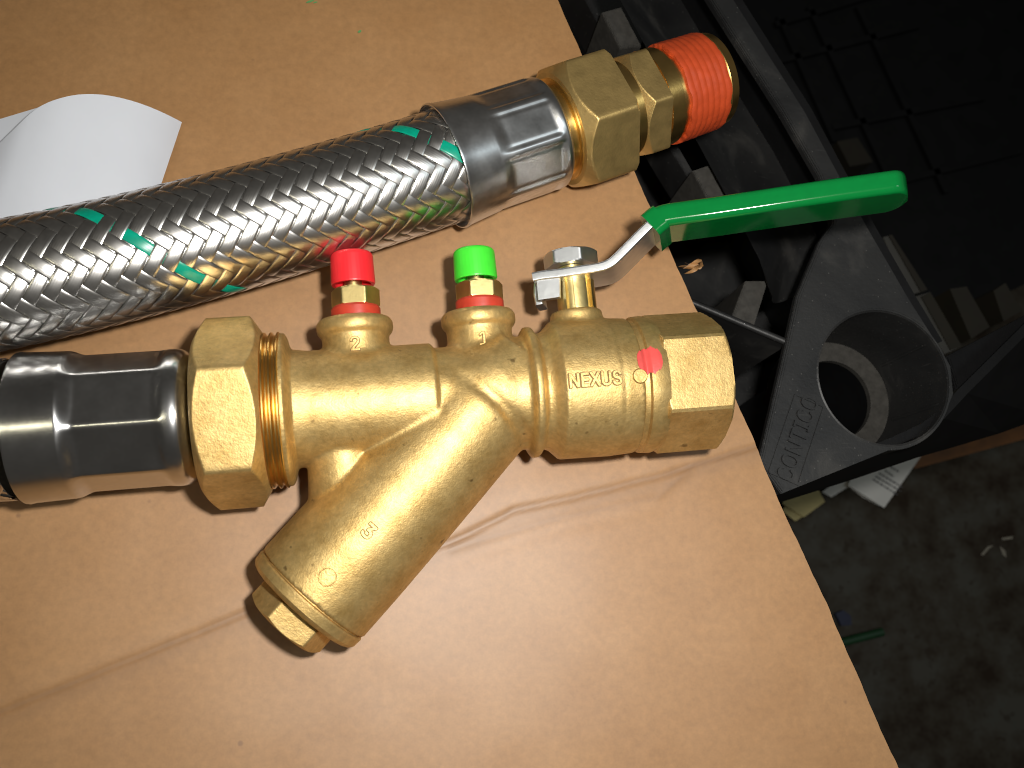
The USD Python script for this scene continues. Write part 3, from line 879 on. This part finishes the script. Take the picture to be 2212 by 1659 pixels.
up_s = 1 if VA.e2 @ STEM > 0 else -1
s_, t_ = angle_at(VA, 1286, 819, Rb)
RL = obj('raised_lettering', wrap_text('NEXUS', .0031, .0008, on_cyl(VA, s_, t_, Rb, up_s), squeeze=.90), M_cast, valve, smooth=False)
obj('edge_shade', wrap_text('NEXUS', .0031, .00036, on_cyl(VA, s_, t_, Rb, up_s), grow=.00024, squeeze=.90), M_edge_shade, RL, smooth=False)
for txt, px, u, v in (('2', P2x, 767, 742), ('1', P1x, 1045, 731)):
    o = VA.at(px); pa = Axis(o, o + STEM, NRM)
    s_, t_ = angle_at(pa, u, v, .0083)
    g_ = 1 if pa.e2 @ VA.d > 0 else -1
    def place(vv, s_=s_, t_=t_, pa=pa, g_=g_):
        th = t_ + g_ * vv[:, 0] / .0083; rr = .0083 - .00025 + vv[:, 2]
        return pa.a + (s_ + vv[:, 1])[:, None] * pa.d + rr[:, None] * (np.cos(th)[:, None] * pa.e1 + np.sin(th)[:, None] * pa.e2)
    rn = obj('raised_number', wrap_text(txt, .0033, .0007, place, bold=False), M_cast, valve, smooth=False)
    obj('edge_shade', wrap_text(txt, .0033, .00038, place, bold=False, grow=.0002), M_edge_shade, rn, smooth=False)
s_, t_ = angle_at(BR, 797, 1147, Rbr)
gb = 1 if BR.e2 @ VA.d > 0 else -1
def place3(vv):
    th = t_ + gb * vv[:, 0] / Rbr; rr = Rbr - .0004 + vv[:, 2]
    return BR.a + (s_ - vv[:, 1])[:, None] * BR.d + rr[:, None] * (np.cos(th)[:, None] * BR.e1 + np.sin(th)[:, None] * BR.e2)
rn = obj('raised_number', wrap_text('3', .0033, .0011, place3), M_cast, valve, smooth=False)
obj('edge_shade', wrap_text('3', .0033, .00062, place3, grow=.0002), M_edge_shade, rn, smooth=False)


def disc_on(ax, u, v, r, rad, thick, hole=0.0, wob=0.0):
    s_, t_ = angle_at(ax, u, v, r)
    n = 36; an = np.arange(n) * 2 * math.pi / n
    radii = ([hole, hole + .0002, rad - .0003, rad] if hole else [1e-5, rad * .5, rad - .0003, rad])
    hts = [-.0003, thick, thick, -.0003] if hole else [thick, thick, thick, -.0003]
    V = []
    for q, h in zip(radii, hts):
        w_ = 1 + wob * np.sin(3 * an + 1) + wob * .6 * np.sin(5 * an)
        S = s_ + q * w_ * np.cos(an); T_ = t_ + q * w_ * np.sin(an) / r
        V.append(ax.a + S[:, None] * ax.d + (r + h) * (np.cos(T_)[:, None] * ax.e1 + np.sin(T_)[:, None] * ax.e2))
    V = np.array(V).reshape(-1, 3); F_ = quads(4, n, True)
    nn = np.cross(V[F_[40][1]] - V[F_[40][0]], V[F_[40][2]] - V[F_[40][0]])
    if nn @ (EYE - V[0]) < 0:
        F_ = F_[:, ::-1]
    return V, F_


obj('casting_mark', disc_on(BR, 707, 1247, Rbr, .0023, .00022, hole=.0017), M_cast, valve, smooth=40)
obj('casting_mark', disc_on(VA, 1383, 812, Rb, .0019, .00015), M_cast, valve, smooth=40)
# dab of red paint across the joint
def paint():
    st = np.linspace(vf(1383, Rb), vf(1436, Rb), 26); rr = np.interp(st, [xe['a'] - .0004, xe['a'] + .0006, xe['b'] - .0006, xe['b'] + .0002, xe['c'] - .0006, xe['h0']], [Rb - .0002, Rb - .0009, Rb - .0007, Rb, Rb + .0002, Rb + .0001]) + .00018
    tA = angle_at(VA, 1410, 750, Rb)[1]; tB = angle_at(VA, 1410, 806, Rb)[1]
    V = []
    for q in np.linspace(0, 1, 26):
        V.append([])
        for i_, (s_, r_) in enumerate(zip(st, rr)):
            e = abs(i_ / 25 - .5) * 2
            lim = math.sqrt(max(1 - .93 * e ** 2.4, .02)) * (1 + .07 * math.sin(i_ * .9) + .05 * math.sin(i_ * 2.1))
            tm_, th_ = (tA + tB) / 2, (tB - tA) / 2
            V[-1].append(VA.at(s_, r_, tm_ + th_ * (2 * q - 1) * lim))
    V = np.array(V).reshape(-1, 3); F_ = quads(26, 26)
    nn = np.cross(V[F_[40][1]] - V[F_[40][0]], V[F_[40][2]] - V[F_[40][0]])
    return V, (F_[:, ::-1] if nn @ (EYE - V[0]) < 0 else F_)
obj('paint_mark', paint(), M_paint, valve, smooth=True, label='dab of red paint across the end joint')

# ------------------------------------------------------------------ the upper braided hose with its male end
hose = thing('braided_hose', 'steel braided hose with green tracer, brass nuts and orange sealed thread above the valve', 'hose')
ZA, ZB = .0208, .0125
HA = Axis(W(962, 360, ZA), W(1575, 159, ZB))
hs = lambda u: HA.s(u, 360 - (u - 962) * .328)
Rh = 0.0149
q0, q1, q2 = (20, 613), (455, 526), (962, 360)
path = [W(-330, 680, .0345), W(-150, 647, .032)]
for t in np.linspace(0, 1, 40):
    b = (1 - t) ** 2 * np.array(q0) + 2 * t * (1 - t) * np.array(q1) + t * t * np.array(q2)
    path.append(W(b[0], b[1], .0295 + (ZA - .0295) * t))
path = np.array(path + [HA.at(.005)])
for _ in range(4):
    path[1:-1] = .25 * path[:-2] + .5 * path[1:-1] + .25 * path[2:]
braid_hose(hose, path, Rh - .0002, green=(1, 0), phase=1.327, sign=1.0)
f0 = .0157; f1 = 0.5 * (HA.r(1132, 171) + HA.r(1206, 405)); f2 = 0.5 * (HA.r(1169, 160) + HA.r(1237, 400))
print('hose mm', 1e3 * Rh, 1e3 * f0, 1e3 * f1, 1e3 * f2)
lip = HA.front(996, 342, f0)
ferrule(HA, [lip, lip + .010, lip + .0145, HA.front(1205, 285, f1), HA.front(1222, 280, f2), HA.front(1240, 275, f2)], f0, f1 - .0004, f2, M_steel2, hose, phase=.15, lipr=.0010, rib=.00016)
fe = HA.front(1240, 275, f2)
n0_, n1_ = HA.front(1262, 268, .0165), HA.front(1383, 234, .0185)
NR1 = 0.5 * (HA.r(1280, 123) + HA.r(1310, 396)) / math.cos(math.radians(28))
obj('neck', lathe(HA, [(fe - .002, .0126), (n0_ - .0006, .0128), (n0_ - .0004, .0140), (n0_ + .001, .0142)], 96), M_turned, hose)
NUT = hexpart(HA, n0_, n1_, NR1, .0010, -.0016, M_hexbrass, hose, 'union_nut', phase=math.radians(2), ch=.95)
g0, g1, g2 = n1_, HA.front(1412, 236, .016), HA.front(1469, 244, .0165)
NR2 = 0.5 * (HA.r(1395, 99) + HA.r(1405, 360)) * .985
AD = hexpart(HA, g1 - .0008, g2, NR2, .0006, -.0018, M_hexbrass, hose, 'adapter_hexagon', phase=math.radians(4), ch=.9)
rg = 0.86 * NR2
obj('adapter_ring', lathe(HA, [(g0 - .001, rg - .0006), (g0 + .0003, rg - .0006), (g0 + .0006, rg), (g0 + .0014, rg), (g0 + .0018, rg - .0003), (g1, rg - .0002)], 96), M_turned, AD)
ra, rb_ = 0.5 * (HA.r(1440, 87) + HA.r(1480, 308)), 0.5 * (HA.r(1522, 63) + HA.r(1561, 276))
o0, o1, o2 = HA.front(1497, 215, ra), HA.front(1586, 195, rb_), HA.front(1601, 175, rb_ - .001)
print('male mm', 1e3 * NR1, 1e3 * NR2, 1e3 * ra, 1e3 * rb_, 'st', [round(1e3 * q, 1) for q in (lip, fe, n0_, n1_, g1, g2, o0, o1, o2)])
pr = [(g2 - .001, ra - .0012), (g2 + .0002, ra - .0012), (g2 + .0006, ra - .0006), (o0 - .0016, ra - .0006), (o0 - .0012, ra - .0012), (o0 + .001, ra - .0011), (o1 - .001, rb_ - .0010), (o1 + .0004, rb_ - .0003), (o2 - .0006, rb_ - .0009), (o2, rb_ - .0022), (o2, rb_ - .0042), (o2 - .02, rb_ - .0044), (o2 - .02, .002)]
obj('male_end', lathe(HA, pr, 120), M_turned, hose)
npt = int((o1 - o0) / .0018); tp = []
for i in range(npt):
    s_ = o0 + (o1 - o0) * i / npt; p = (o1 - o0) / npt
    for k_, dp in ((0, -.00016), (.3, -.00002), (.6, 0), (.9, -.00013)):
        tp.append((s_ + k_ * p, np.interp(s_, [o0, o1], [ra, rb_]) + dp))
tp += [(o1, rb_ - .0006), (o1 + .0001, rb_ - .0014)]
tp = [(o0 - .0002, ra - .0014)] + tp
def fill(S, T, Rr):
    z = meshkit.fbm(np.stack([S * 300, np.cos(T) * 5, np.sin(T) * 5], -1), 3, 3)
    return Rr + .00035 * (z - .5)
def ragged(m):
    v = m.vertices; s = (v - HA.a) @ HA.d; rr = v - HA.a - s[:, None] * HA.d
    th = np.arctan2(rr @ HA.e2, rr @ HA.e1)
    w = .0011 * (meshkit.fbm(np.stack([np.cos(th) * 3, np.sin(th) * 3, 0 * th], -1), 3, 6) - .5) * 2
    m.vertices = v + (w * np.clip(1 - np.minimum(np.abs(s - o0), np.abs(s - o1)) / .004, 0, 1))[:, None] * HA.d
    return m
obj('thread_sealant', ragged(lathe(HA, tp, 160, fill, sub=.0006)), M_orange, hose, smooth=40, label='orange sealant over the male thread')

# ------------------------------------------------------------------ white paper under the hose
def sheet(edge, down, n=30, thick=.00012):
    """edge: (u, v, z) points along the far edge; each runs on towards the viewer by down (world x, y, z)."""
    E = np.array([W(u, v, z) for u, v, z in edge]); s = np.r_[0, np.cumsum(np.linalg.norm(np.diff(E, axis=0), axis=1))]
    t = np.linspace(0, s[-1], 60)
    from scipy.interpolate import CubicSpline
    E = np.stack([CubicSpline(s, E[:, k])(t) for k in range(3)], -1)
    k = np.linspace(0, 1, n)
    V = E[:, None] + k[None, :, None] * np.asarray(down, float)
    V[..., 2] = np.maximum(V[..., 2], .0010)
    return V


pap = thing('paper_sheet', 'curled white paper sheet lying under the braided hose at the left', 'paper')
V = sheet([(393, 264, .0015), (366, 250, .0050), (310, 226, .0100), (244, 208, .0135), (190, 203, .0155), (127, 213, .0165), (80, 234, .0160), (35, 274, .0145), (0, 308, .0125), (-60, 372, .0085), (-110, 430, .0050)], W(352, 384, .0015) - W(393, 264, .0015), 24)
K = np.linspace(0, 1.9, 24)
base = V[:, 0]; dn = (W(350, 390, .0015) - W(393, 264, .0015)); V = base[:, None] + K[None, :, None] * dn; V[..., 2] = np.maximum(base[:, None, 2] * (1 - .18 * K[None, :]), .0012)
F_ = quads(60, 24)
nn = np.cross(V.reshape(-1, 3)[F_[0][1]] - V.reshape(-1, 3)[F_[0][0]], V.reshape(-1, 3)[F_[0][2]] - V.reshape(-1, 3)[F_[0][0]])
obj('upper_leaf', (V.reshape(-1, 3), F_ if nn[2] > 0 else F_[:, ::-1]), M_paper, pap, smooth=True)
E2 = np.array([W(u, v, z) for u, v, z in ((104, 222, .0120), (80, 233, .0105), (40, 245, .0085), (0, 257, .0070), (-70, 280, .0045), (-150, 305, .003))])
V = E2[:, None] + np.linspace(0, 1, 12)[None, :, None] * (W(60, 420, .002) - W(100, 230, .002)); V[..., 2] = np.maximum(E2[:, None, 2] * np.linspace(1, .3, 12)[None, :], .0011)
F_ = quads(6, 12); VV = V.reshape(-1, 3)
nn = np.cross(VV[F_[0][1]] - VV[F_[0][0]], VV[F_[0][2]] - VV[F_[0][0]])
obj('lower_leaf', (VV, F_ if nn[2] > 0 else F_[:, ::-1]), M_paper, pap, smooth=True)

# ------------------------------------------------------------------ black storage crate beside the box
ZC = -0.020
def WP(pts, z=ZC):
    return [tuple(W(u, v, z)[:2]) for u, v in pts]


crate = thing('storage_crate', 'black plastic storage crate with a round post socket in its corner, right of the cardboard', 'crate')
cup_c = W(1909, 815, ZC); cup_r = 0.5 * np.linalg.norm(W(2048, 815, ZC) - W(1771, 815, ZC))
rim = Polygon(WP([(1440, -160), (1490, -160), (1588, 0), (1741, 240), (1816, 380), (1876, 490), (1966, 645), (2040, 762), (2056, 790), (2062, 850), (2040, 905), (2000, 935), (1937, 966), (1690, 1066), (1640, 1000), (1668, 880), (1700, 740), (1722, 640), (1772, 520), (1800, 480), (1771, 380), (1690, 240), (1536, 0)]))
socket = Point(cup_c[0], cup_c[1]).buffer(cup_r, 64)
corner = Point(cup_c[0], cup_c[1]).buffer(cup_r + .0016, 64)
rim = unary_union([rim.buffer(.002).buffer(-.002), corner]).difference(socket)
obj('rim', soft_slab(rim, ZC, .0035), M_black, crate, smooth=35)
obj('near_rim', soft_slab(Polygon(WP([(2044, 770), (2240, 668), (2440, 570), (2440, 640), (2240, 740), (2066, 842)], ZC - .012)), ZC - .012, .004), M_shaded, crate, smooth=35)
# socket wall, stepped floor ring, and the hole through it
DC = .036
UPV = np.array([0, 0, 1.0])
CA = Axis(cup_c, cup_c - UPV, RIGHT)
cup = lathe(CA, [(0.0008, cup_r + .0014), (0.0002, cup_r), (DC, cup_r - .0006), (DC + .0030, cup_r - .0006), (DC + .0030, cup_r + .0016), (0.0008, cup_r + .0016)], 110, close=False)
SOC = obj('post_socket', cup, M_black, crate, smooth=35)
obj('socket_floor', lathe(CA, [(DC, cup_r - .0004), (DC, cup_r * .66), (DC + .0025, cup_r * .66), (DC + .0025, cup_r - .0004), (DC, cup_r - .0004)], 90, close=False), M_lit, SOC, smooth=30)
obj('added_dark_tube', lathe(CA, [(DC + .0026, cup_r * .70), (DC + .0027, cup_r * .68), (DC + .10, cup_r * .64), (DC + .10, .0005)], 60, close=False), M_shaded, SOC, smooth=30)  # added dark tube, closes the hole so that it reads as shade
for an in (20, 75, -35, 150):
    an = math.radians(an)
    p0 = CA.at(.004, cup_r - .0002, an); p1 = CA.at(DC - .004, cup_r - .0006, an)
    o = Axis(p0, p1); obj('socket_rib', lathe(o, [(0, .0001), (.001, .0005), (np.linalg.norm(p1 - p0), .0005)], 8), M_black, SOC)
# outer skirt of the near wall and corner
def wall(top, bot, th, name, parent=crate, m=M_black):
    """A wall between two polylines of world points, with thickness th outward of the first normal."""
    A, B = np.array(top), np.array(bot)
    t = np.gradient(A, axis=0); nrm_ = np.stack([t[:, 1], -t[:, 0], 0 * t[:, 0]], 1); nrm_ /= np.linalg.norm(nrm_, axis=1, keepdims=True)
    rowsv = np.stack([A, B, B - nrm_ * th, A - nrm_ * th], 1)
    V = rowsv.reshape(-1, 3); F_ = quads(len(A), 4, True)
    F_ = np.vstack([F_, [[0, 1, 2], [0, 2, 3]], np.array([[0, 2, 1], [0, 3, 2]]) + (len(A) - 1) * 4])
    tm = trimesh.Trimesh(V, F_, process=False); tm.fix_normals()
    return obj(name, tm, m, parent, smooth=25)


ztop = ZC - .0036
tops = [W(u, v, ztop) for u, v in ((1560, 1120), (1694, 1062), (1935, 964), (2000, 934), (2040, 904), (2090, 850), (2240, 700), (2460, 600))]
bots = [W(u, v, -.070) for u, v in ((1580, 1120), (1690, 1084), (1842, 1036), (1986, 987), (2060, 966), (2160, 936), (2260, 900), (2500, 800))]
wall(tops, bots, .003, 'near_wall', m=M_shaded)
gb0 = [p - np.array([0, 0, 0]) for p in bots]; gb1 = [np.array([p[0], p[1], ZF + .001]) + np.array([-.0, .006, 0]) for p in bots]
wall(gb0, gb1, .003, 'near_wall', m=M_shaded)
# inner wall under the long rim, and the inside floor with its ribs
tl = [W(u, v, ztop) for u, v in ((1490, -160), (1584, 0), (1737, 242), (1812, 382), (1872, 492), (1962, 648), (2020, 745))]
bl = [np.array([p[0], p[1], ZF + .012]) + np.array([.010, 0, 0]) for p in tl]
wall(tl, bl, .003, 'long_wall', m=M_shaded)
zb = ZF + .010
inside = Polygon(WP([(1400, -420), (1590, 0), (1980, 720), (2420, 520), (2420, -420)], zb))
obj('base', slab(inside, zb, .004), M_shaded, crate, smooth=False)
def base_pt(u, v):
    return W(u, v, zb)
gA = [(base_pt(1672, 58), base_pt(1960, -30)), (base_pt(1674, 138), base_pt(1980, 60)), (base_pt(1792, 280), base_pt(2120, 215)), (base_pt(1840, 420), base_pt(2200, 330))]
gB = [(base_pt(1680, 40), base_pt(1800, 310)), (base_pt(1745, 20), base_pt(1930, 420)), (base_pt(1850, 20), base_pt(2040, 420))]
for p, q in gA + gB:
    t = norm(q - p); nn = np.cross(UPV, t) * .0022
    c = [p - nn, q - nn, q + nn, p + nn]
    obj('base_rib', box_between([np.array(k) + [0, 0, .004] for k in c], .0045), M_shaded, crate, smooth=False)
# far walls of the crate
fw = [W(u, v, zb) for u, v in ((1400, -420), (2460, -420), (2460, 560))]
for p, q in zip(fw[:-1], fw[1:]):
    t = norm(q - p); nn = np.cross(UPV, t) * .0015
    obj('far_wall', box_between([np.array(k) + [0, 0, .19] for k in (p - nn, q - nn, q + nn, p + nn)], .19), M_shaded, crate, smooth=False)

# stepped outer side of the long wall: sloping panel, ledge rail, buttresses with flat tops
ze = ZC - .006
pa_ = [W(u, v, ze) for u, v in ((1290, -160), (1340, 0), (1470, 240), (1571, 427), (1640, 560), (1668, 640))]
pb_ = [W(u, v, ZC - .034) for u, v in ((1440, -160), (1536, 0), (1690, 240), (1771, 380), (1800, 490), (1720, 640))]
K_ = np.linspace(0, 1, 9); PV = np.array([[a_ + (b_ - a_) * k_ + np.array([0, 0, -.008 * math.sin(math.pi * k_)]) for k_ in K_] for a_, b_ in zip(pa_, pb_)]).reshape(-1, 3)
PF = quads(6, 9); nn = np.cross(PV[PF[0][1]] - PV[PF[0][0]], PV[PF[0][2]] - PV[PF[0][0]])
obj('side_panel', (PV, PF if nn[2] > 0 else PF[:, ::-1]), M_black, crate, smooth=True)
zt = ZC - .012
for tabp in ([(1300, 26), (1342, 14), (1386, 98), (1340, 104)], [(1496, 368), (1538, 354), (1576, 430), (1536, 442)], [(1611, 606), (1660, 606), (1629, 706), (1580, 688)]):
    obj('buttress', soft_slab(Polygon(WP(tabp, zt)), zt, 0.035, r=.0008), M_lit, crate, smooth=35)
zr = ZC - .022
rail = Polygon(WP([(1232, -60), (1246, -60), (1345, 120), (1468, 320), (1528, 424), (1513, 424), (1452, 327), (1330, 120)], zr))
obj('ledge_rail', soft_slab(rail, zr, .02, r=.0006), M_black, crate, smooth=35)
lw = Polygon(WP([(1130, -160), (1440, -160), (1600, 120), (1760, 420), (1740, 560), (1690, 760), (1640, 1040), (1560, 1040), (1400, 560)], ZC - .10))
obj('lower_panel', slab(lw, ZC - .10, .003), M_black, crate, smooth=False)
# cross web with its bright top edge
p, q = W(1490, 651, ZC - .010), W(1702, 741, ZC - .003)
t = norm(q - p); nn = np.cross(t, UPV); nn = norm(nn) * .0008
wv = np.array([p - nn, q - nn, q + nn, p + nn]); lo_ = wv.copy(); lo_[:, 2] = ZC - .10
obj('cross_web', trimesh.convex.convex_hull(np.vstack([wv, lo_])), M_black, crate, smooth=False)
o = Axis(p, q); obj('web_bead', lathe(o, [(0, .0011), (np.linalg.norm(q - p), .0011)], 16), M_black, crate)
# raised maker's lettering on the corner
tx = meshkit.text_mesh('CONTICO', .0078, .0009, bold=False)
tx.vertices[:, 0] -= tx.bounds[:, 0].mean(); tx.vertices[:, 1] -= tx.bounds[:, 1].mean()
b0, b1 = W(1692, 1036, ZC), W(1751, 860, ZC)
tx.vertices[:, 0] *= np.linalg.norm(b1 - b0) / np.ptp(tx.vertices[:, 0])
dx = norm(b1 - b0); dy = np.cross(UPV, dx); mid = (b0 + b1) / 2
wch = np.linalg.norm(W(1700, 940, ZC) - W(1752, 940, ZC)) * .70
tx.vertices[:, 1] *= wch / np.ptp(tx.vertices[:, 1])
tx.vertices = mid + tx.vertices[:, :1] * dx + tx.vertices[:, 1:2] * dy + (tx.vertices[:, 2:] - .0001) * UPV
obj('raised_lettering', tx, M_black, crate, smooth=False)
fr = Polygon([tuple((mid + dx * a_ + dy * b_)[:2]) for a_, b_ in ((-.0128, -.0044), (.0124, -.0044), (.0124, .0044), (-.0128, .0044))]).buffer(.0008)
obj('lettering_border', slab(fr.difference(fr.buffer(-.0007)), ZC + .0004, .0005), M_black, crate, smooth=False)

# ------------------------------------------------------------------ cartons inside the crate
def carton(pts, z, h, m, label, stripe=None):
    t = thing('carton', label, 'carton')
    P = [W(u, v, z) for u, v in pts]
    obj('board', box_between(P, h), m, t, smooth=False)
    if stripe:
        obj('flap', box_between([W(u, v, z + .0008) for u, v in stripe], .0007), M_yellow, t, smooth=False)
    return t


zk = -.15
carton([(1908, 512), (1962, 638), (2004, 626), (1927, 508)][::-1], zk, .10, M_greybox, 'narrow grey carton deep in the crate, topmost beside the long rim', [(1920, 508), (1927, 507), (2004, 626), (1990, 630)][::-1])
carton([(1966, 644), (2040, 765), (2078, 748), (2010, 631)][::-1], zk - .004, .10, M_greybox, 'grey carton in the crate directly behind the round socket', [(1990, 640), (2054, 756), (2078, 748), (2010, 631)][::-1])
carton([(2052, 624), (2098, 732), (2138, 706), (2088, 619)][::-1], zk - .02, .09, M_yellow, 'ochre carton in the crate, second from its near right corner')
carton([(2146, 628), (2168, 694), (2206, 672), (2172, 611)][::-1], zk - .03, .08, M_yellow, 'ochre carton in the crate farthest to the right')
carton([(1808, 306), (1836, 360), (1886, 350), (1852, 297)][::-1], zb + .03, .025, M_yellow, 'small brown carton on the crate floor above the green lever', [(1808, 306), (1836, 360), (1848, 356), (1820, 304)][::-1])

# ------------------------------------------------------------------ papers and scraps on the floor
zp = ZF + .006
lf = thing('folded_leaflet', 'folded white printed leaflet on the floor poking out from under the crate', 'leaflet')
def flat(pts, z, m, parent, name, curl=None):
    P = np.array([W(u, v, z if curl is None else z + curl[i]) for i, (u, v) in enumerate(pts)])
    P2_ = P.copy(); P2_[:, 2] -= .0004
    return obj(name, box_between(P, .0004), m, parent, smooth=False)
flat([(1832, 1049), (1910, 1097), (1981, 998), (2010, 955), (1850, 1000)], zp + .014, M_leaf, lf, 'upper_page')
flat([(1832, 1051), (1862, 1073), (1902, 1094), (1906, 1060), (1850, 1010)], zp + .004, M_leaf, lf, 'lower_page')
flat([(1776, 1063), (1796, 1074), (1842, 1046), (1820, 1030)], zp + .010, M_leaf, lf, 'lower_page')
for k_, (u0, v0, u1, v1) in enumerate(((1886, 1035, 1938, 1068), (1892, 1029, 1946, 1061), (1899, 1022, 1950, 1053), (1912, 1016, 1930, 1029), (1924, 1008, 1942, 1019))):
    dp = np.array([u1 - u0, v1 - v0]) / np.hypot(u1 - u0, v1 - v0); npx = np.array([-dp[1], dp[0]]) * 1.6; t_ = 0.0; Lp = np.hypot(u1 - u0, v1 - v0)
    while t_ < Lp:
        w_ = rng.uniform(3, 8); a0 = np.array([u0, v0]) + dp * t_; a1 = a0 + dp * min(w_, Lp - t_)
        obj('print_line', box_between([W(*q_, zp + .0144) for q_ in (a0 - npx, a1 - npx, a1 + npx, a0 + npx)], .0003), M_ink, lf, smooth=False); t_ += w_ + rng.uniform(1.5, 3)
yl = thing('manila_envelope', 'creased yellowish envelope on the floor beside the box edge, under the crate', 'envelope')
flat([(1690, 1088), (1737, 1117), (1782, 1084), (1768, 1058), (1700, 1060)], zp + .008, M_manila, yl, 'front_flap')
flat([(1690, 1104), (1718, 1126), (1737, 1114), (1700, 1085)], zp + .005, M_manila, yl, 'back_flap')
tag(obj('wooden_strip', box_between([W(u, v, ZF + .012) for u, v in ((1975, 1013), (2260, 936), (2260, 900), (1975, 985))], .0118), M_wood, smooth=False), 'orange brown wooden strip on the floor along the foot of the crate', 'strip')
p, q = W(1815, 1388, ZF + .003), W(1906, 1365, ZF + .003)
tag(obj('green_rod', lathe(Axis(p, q), [(0, .0028), (np.linalg.norm(q - p), .0028)], 20), M_stick), 'short dark green rod on the floor by the box edge', 'rod')
tag(obj('blue_scrap', box_between([W(u, v, ZF + .004) for u, v in ((1805, 1325), (1818, 1352), (1840, 1350), (1838, 1330), (1822, 1318))], .0035), M_blue, smooth=False), 'small blue scrap on the floor just above the green rod', 'scrap')
sp = thing('paint_splash', 'pale paint splash marks on the dark floor at right', 'splash')
for pts in ([(2119, 1198), (2134, 1180), (2146, 1178), (2136, 1186), (2124, 1200)], [(2160, 1180), (2172, 1190), (2174, 1204), (2166, 1198)], [(2164, 1162), (2188, 1158), (2188, 1164), (2166, 1167)]):
    obj('paint_fleck', box_between([W(u, v, ZF + .0006) for u, v in pts], .0005), M_splash, sp, smooth=False)
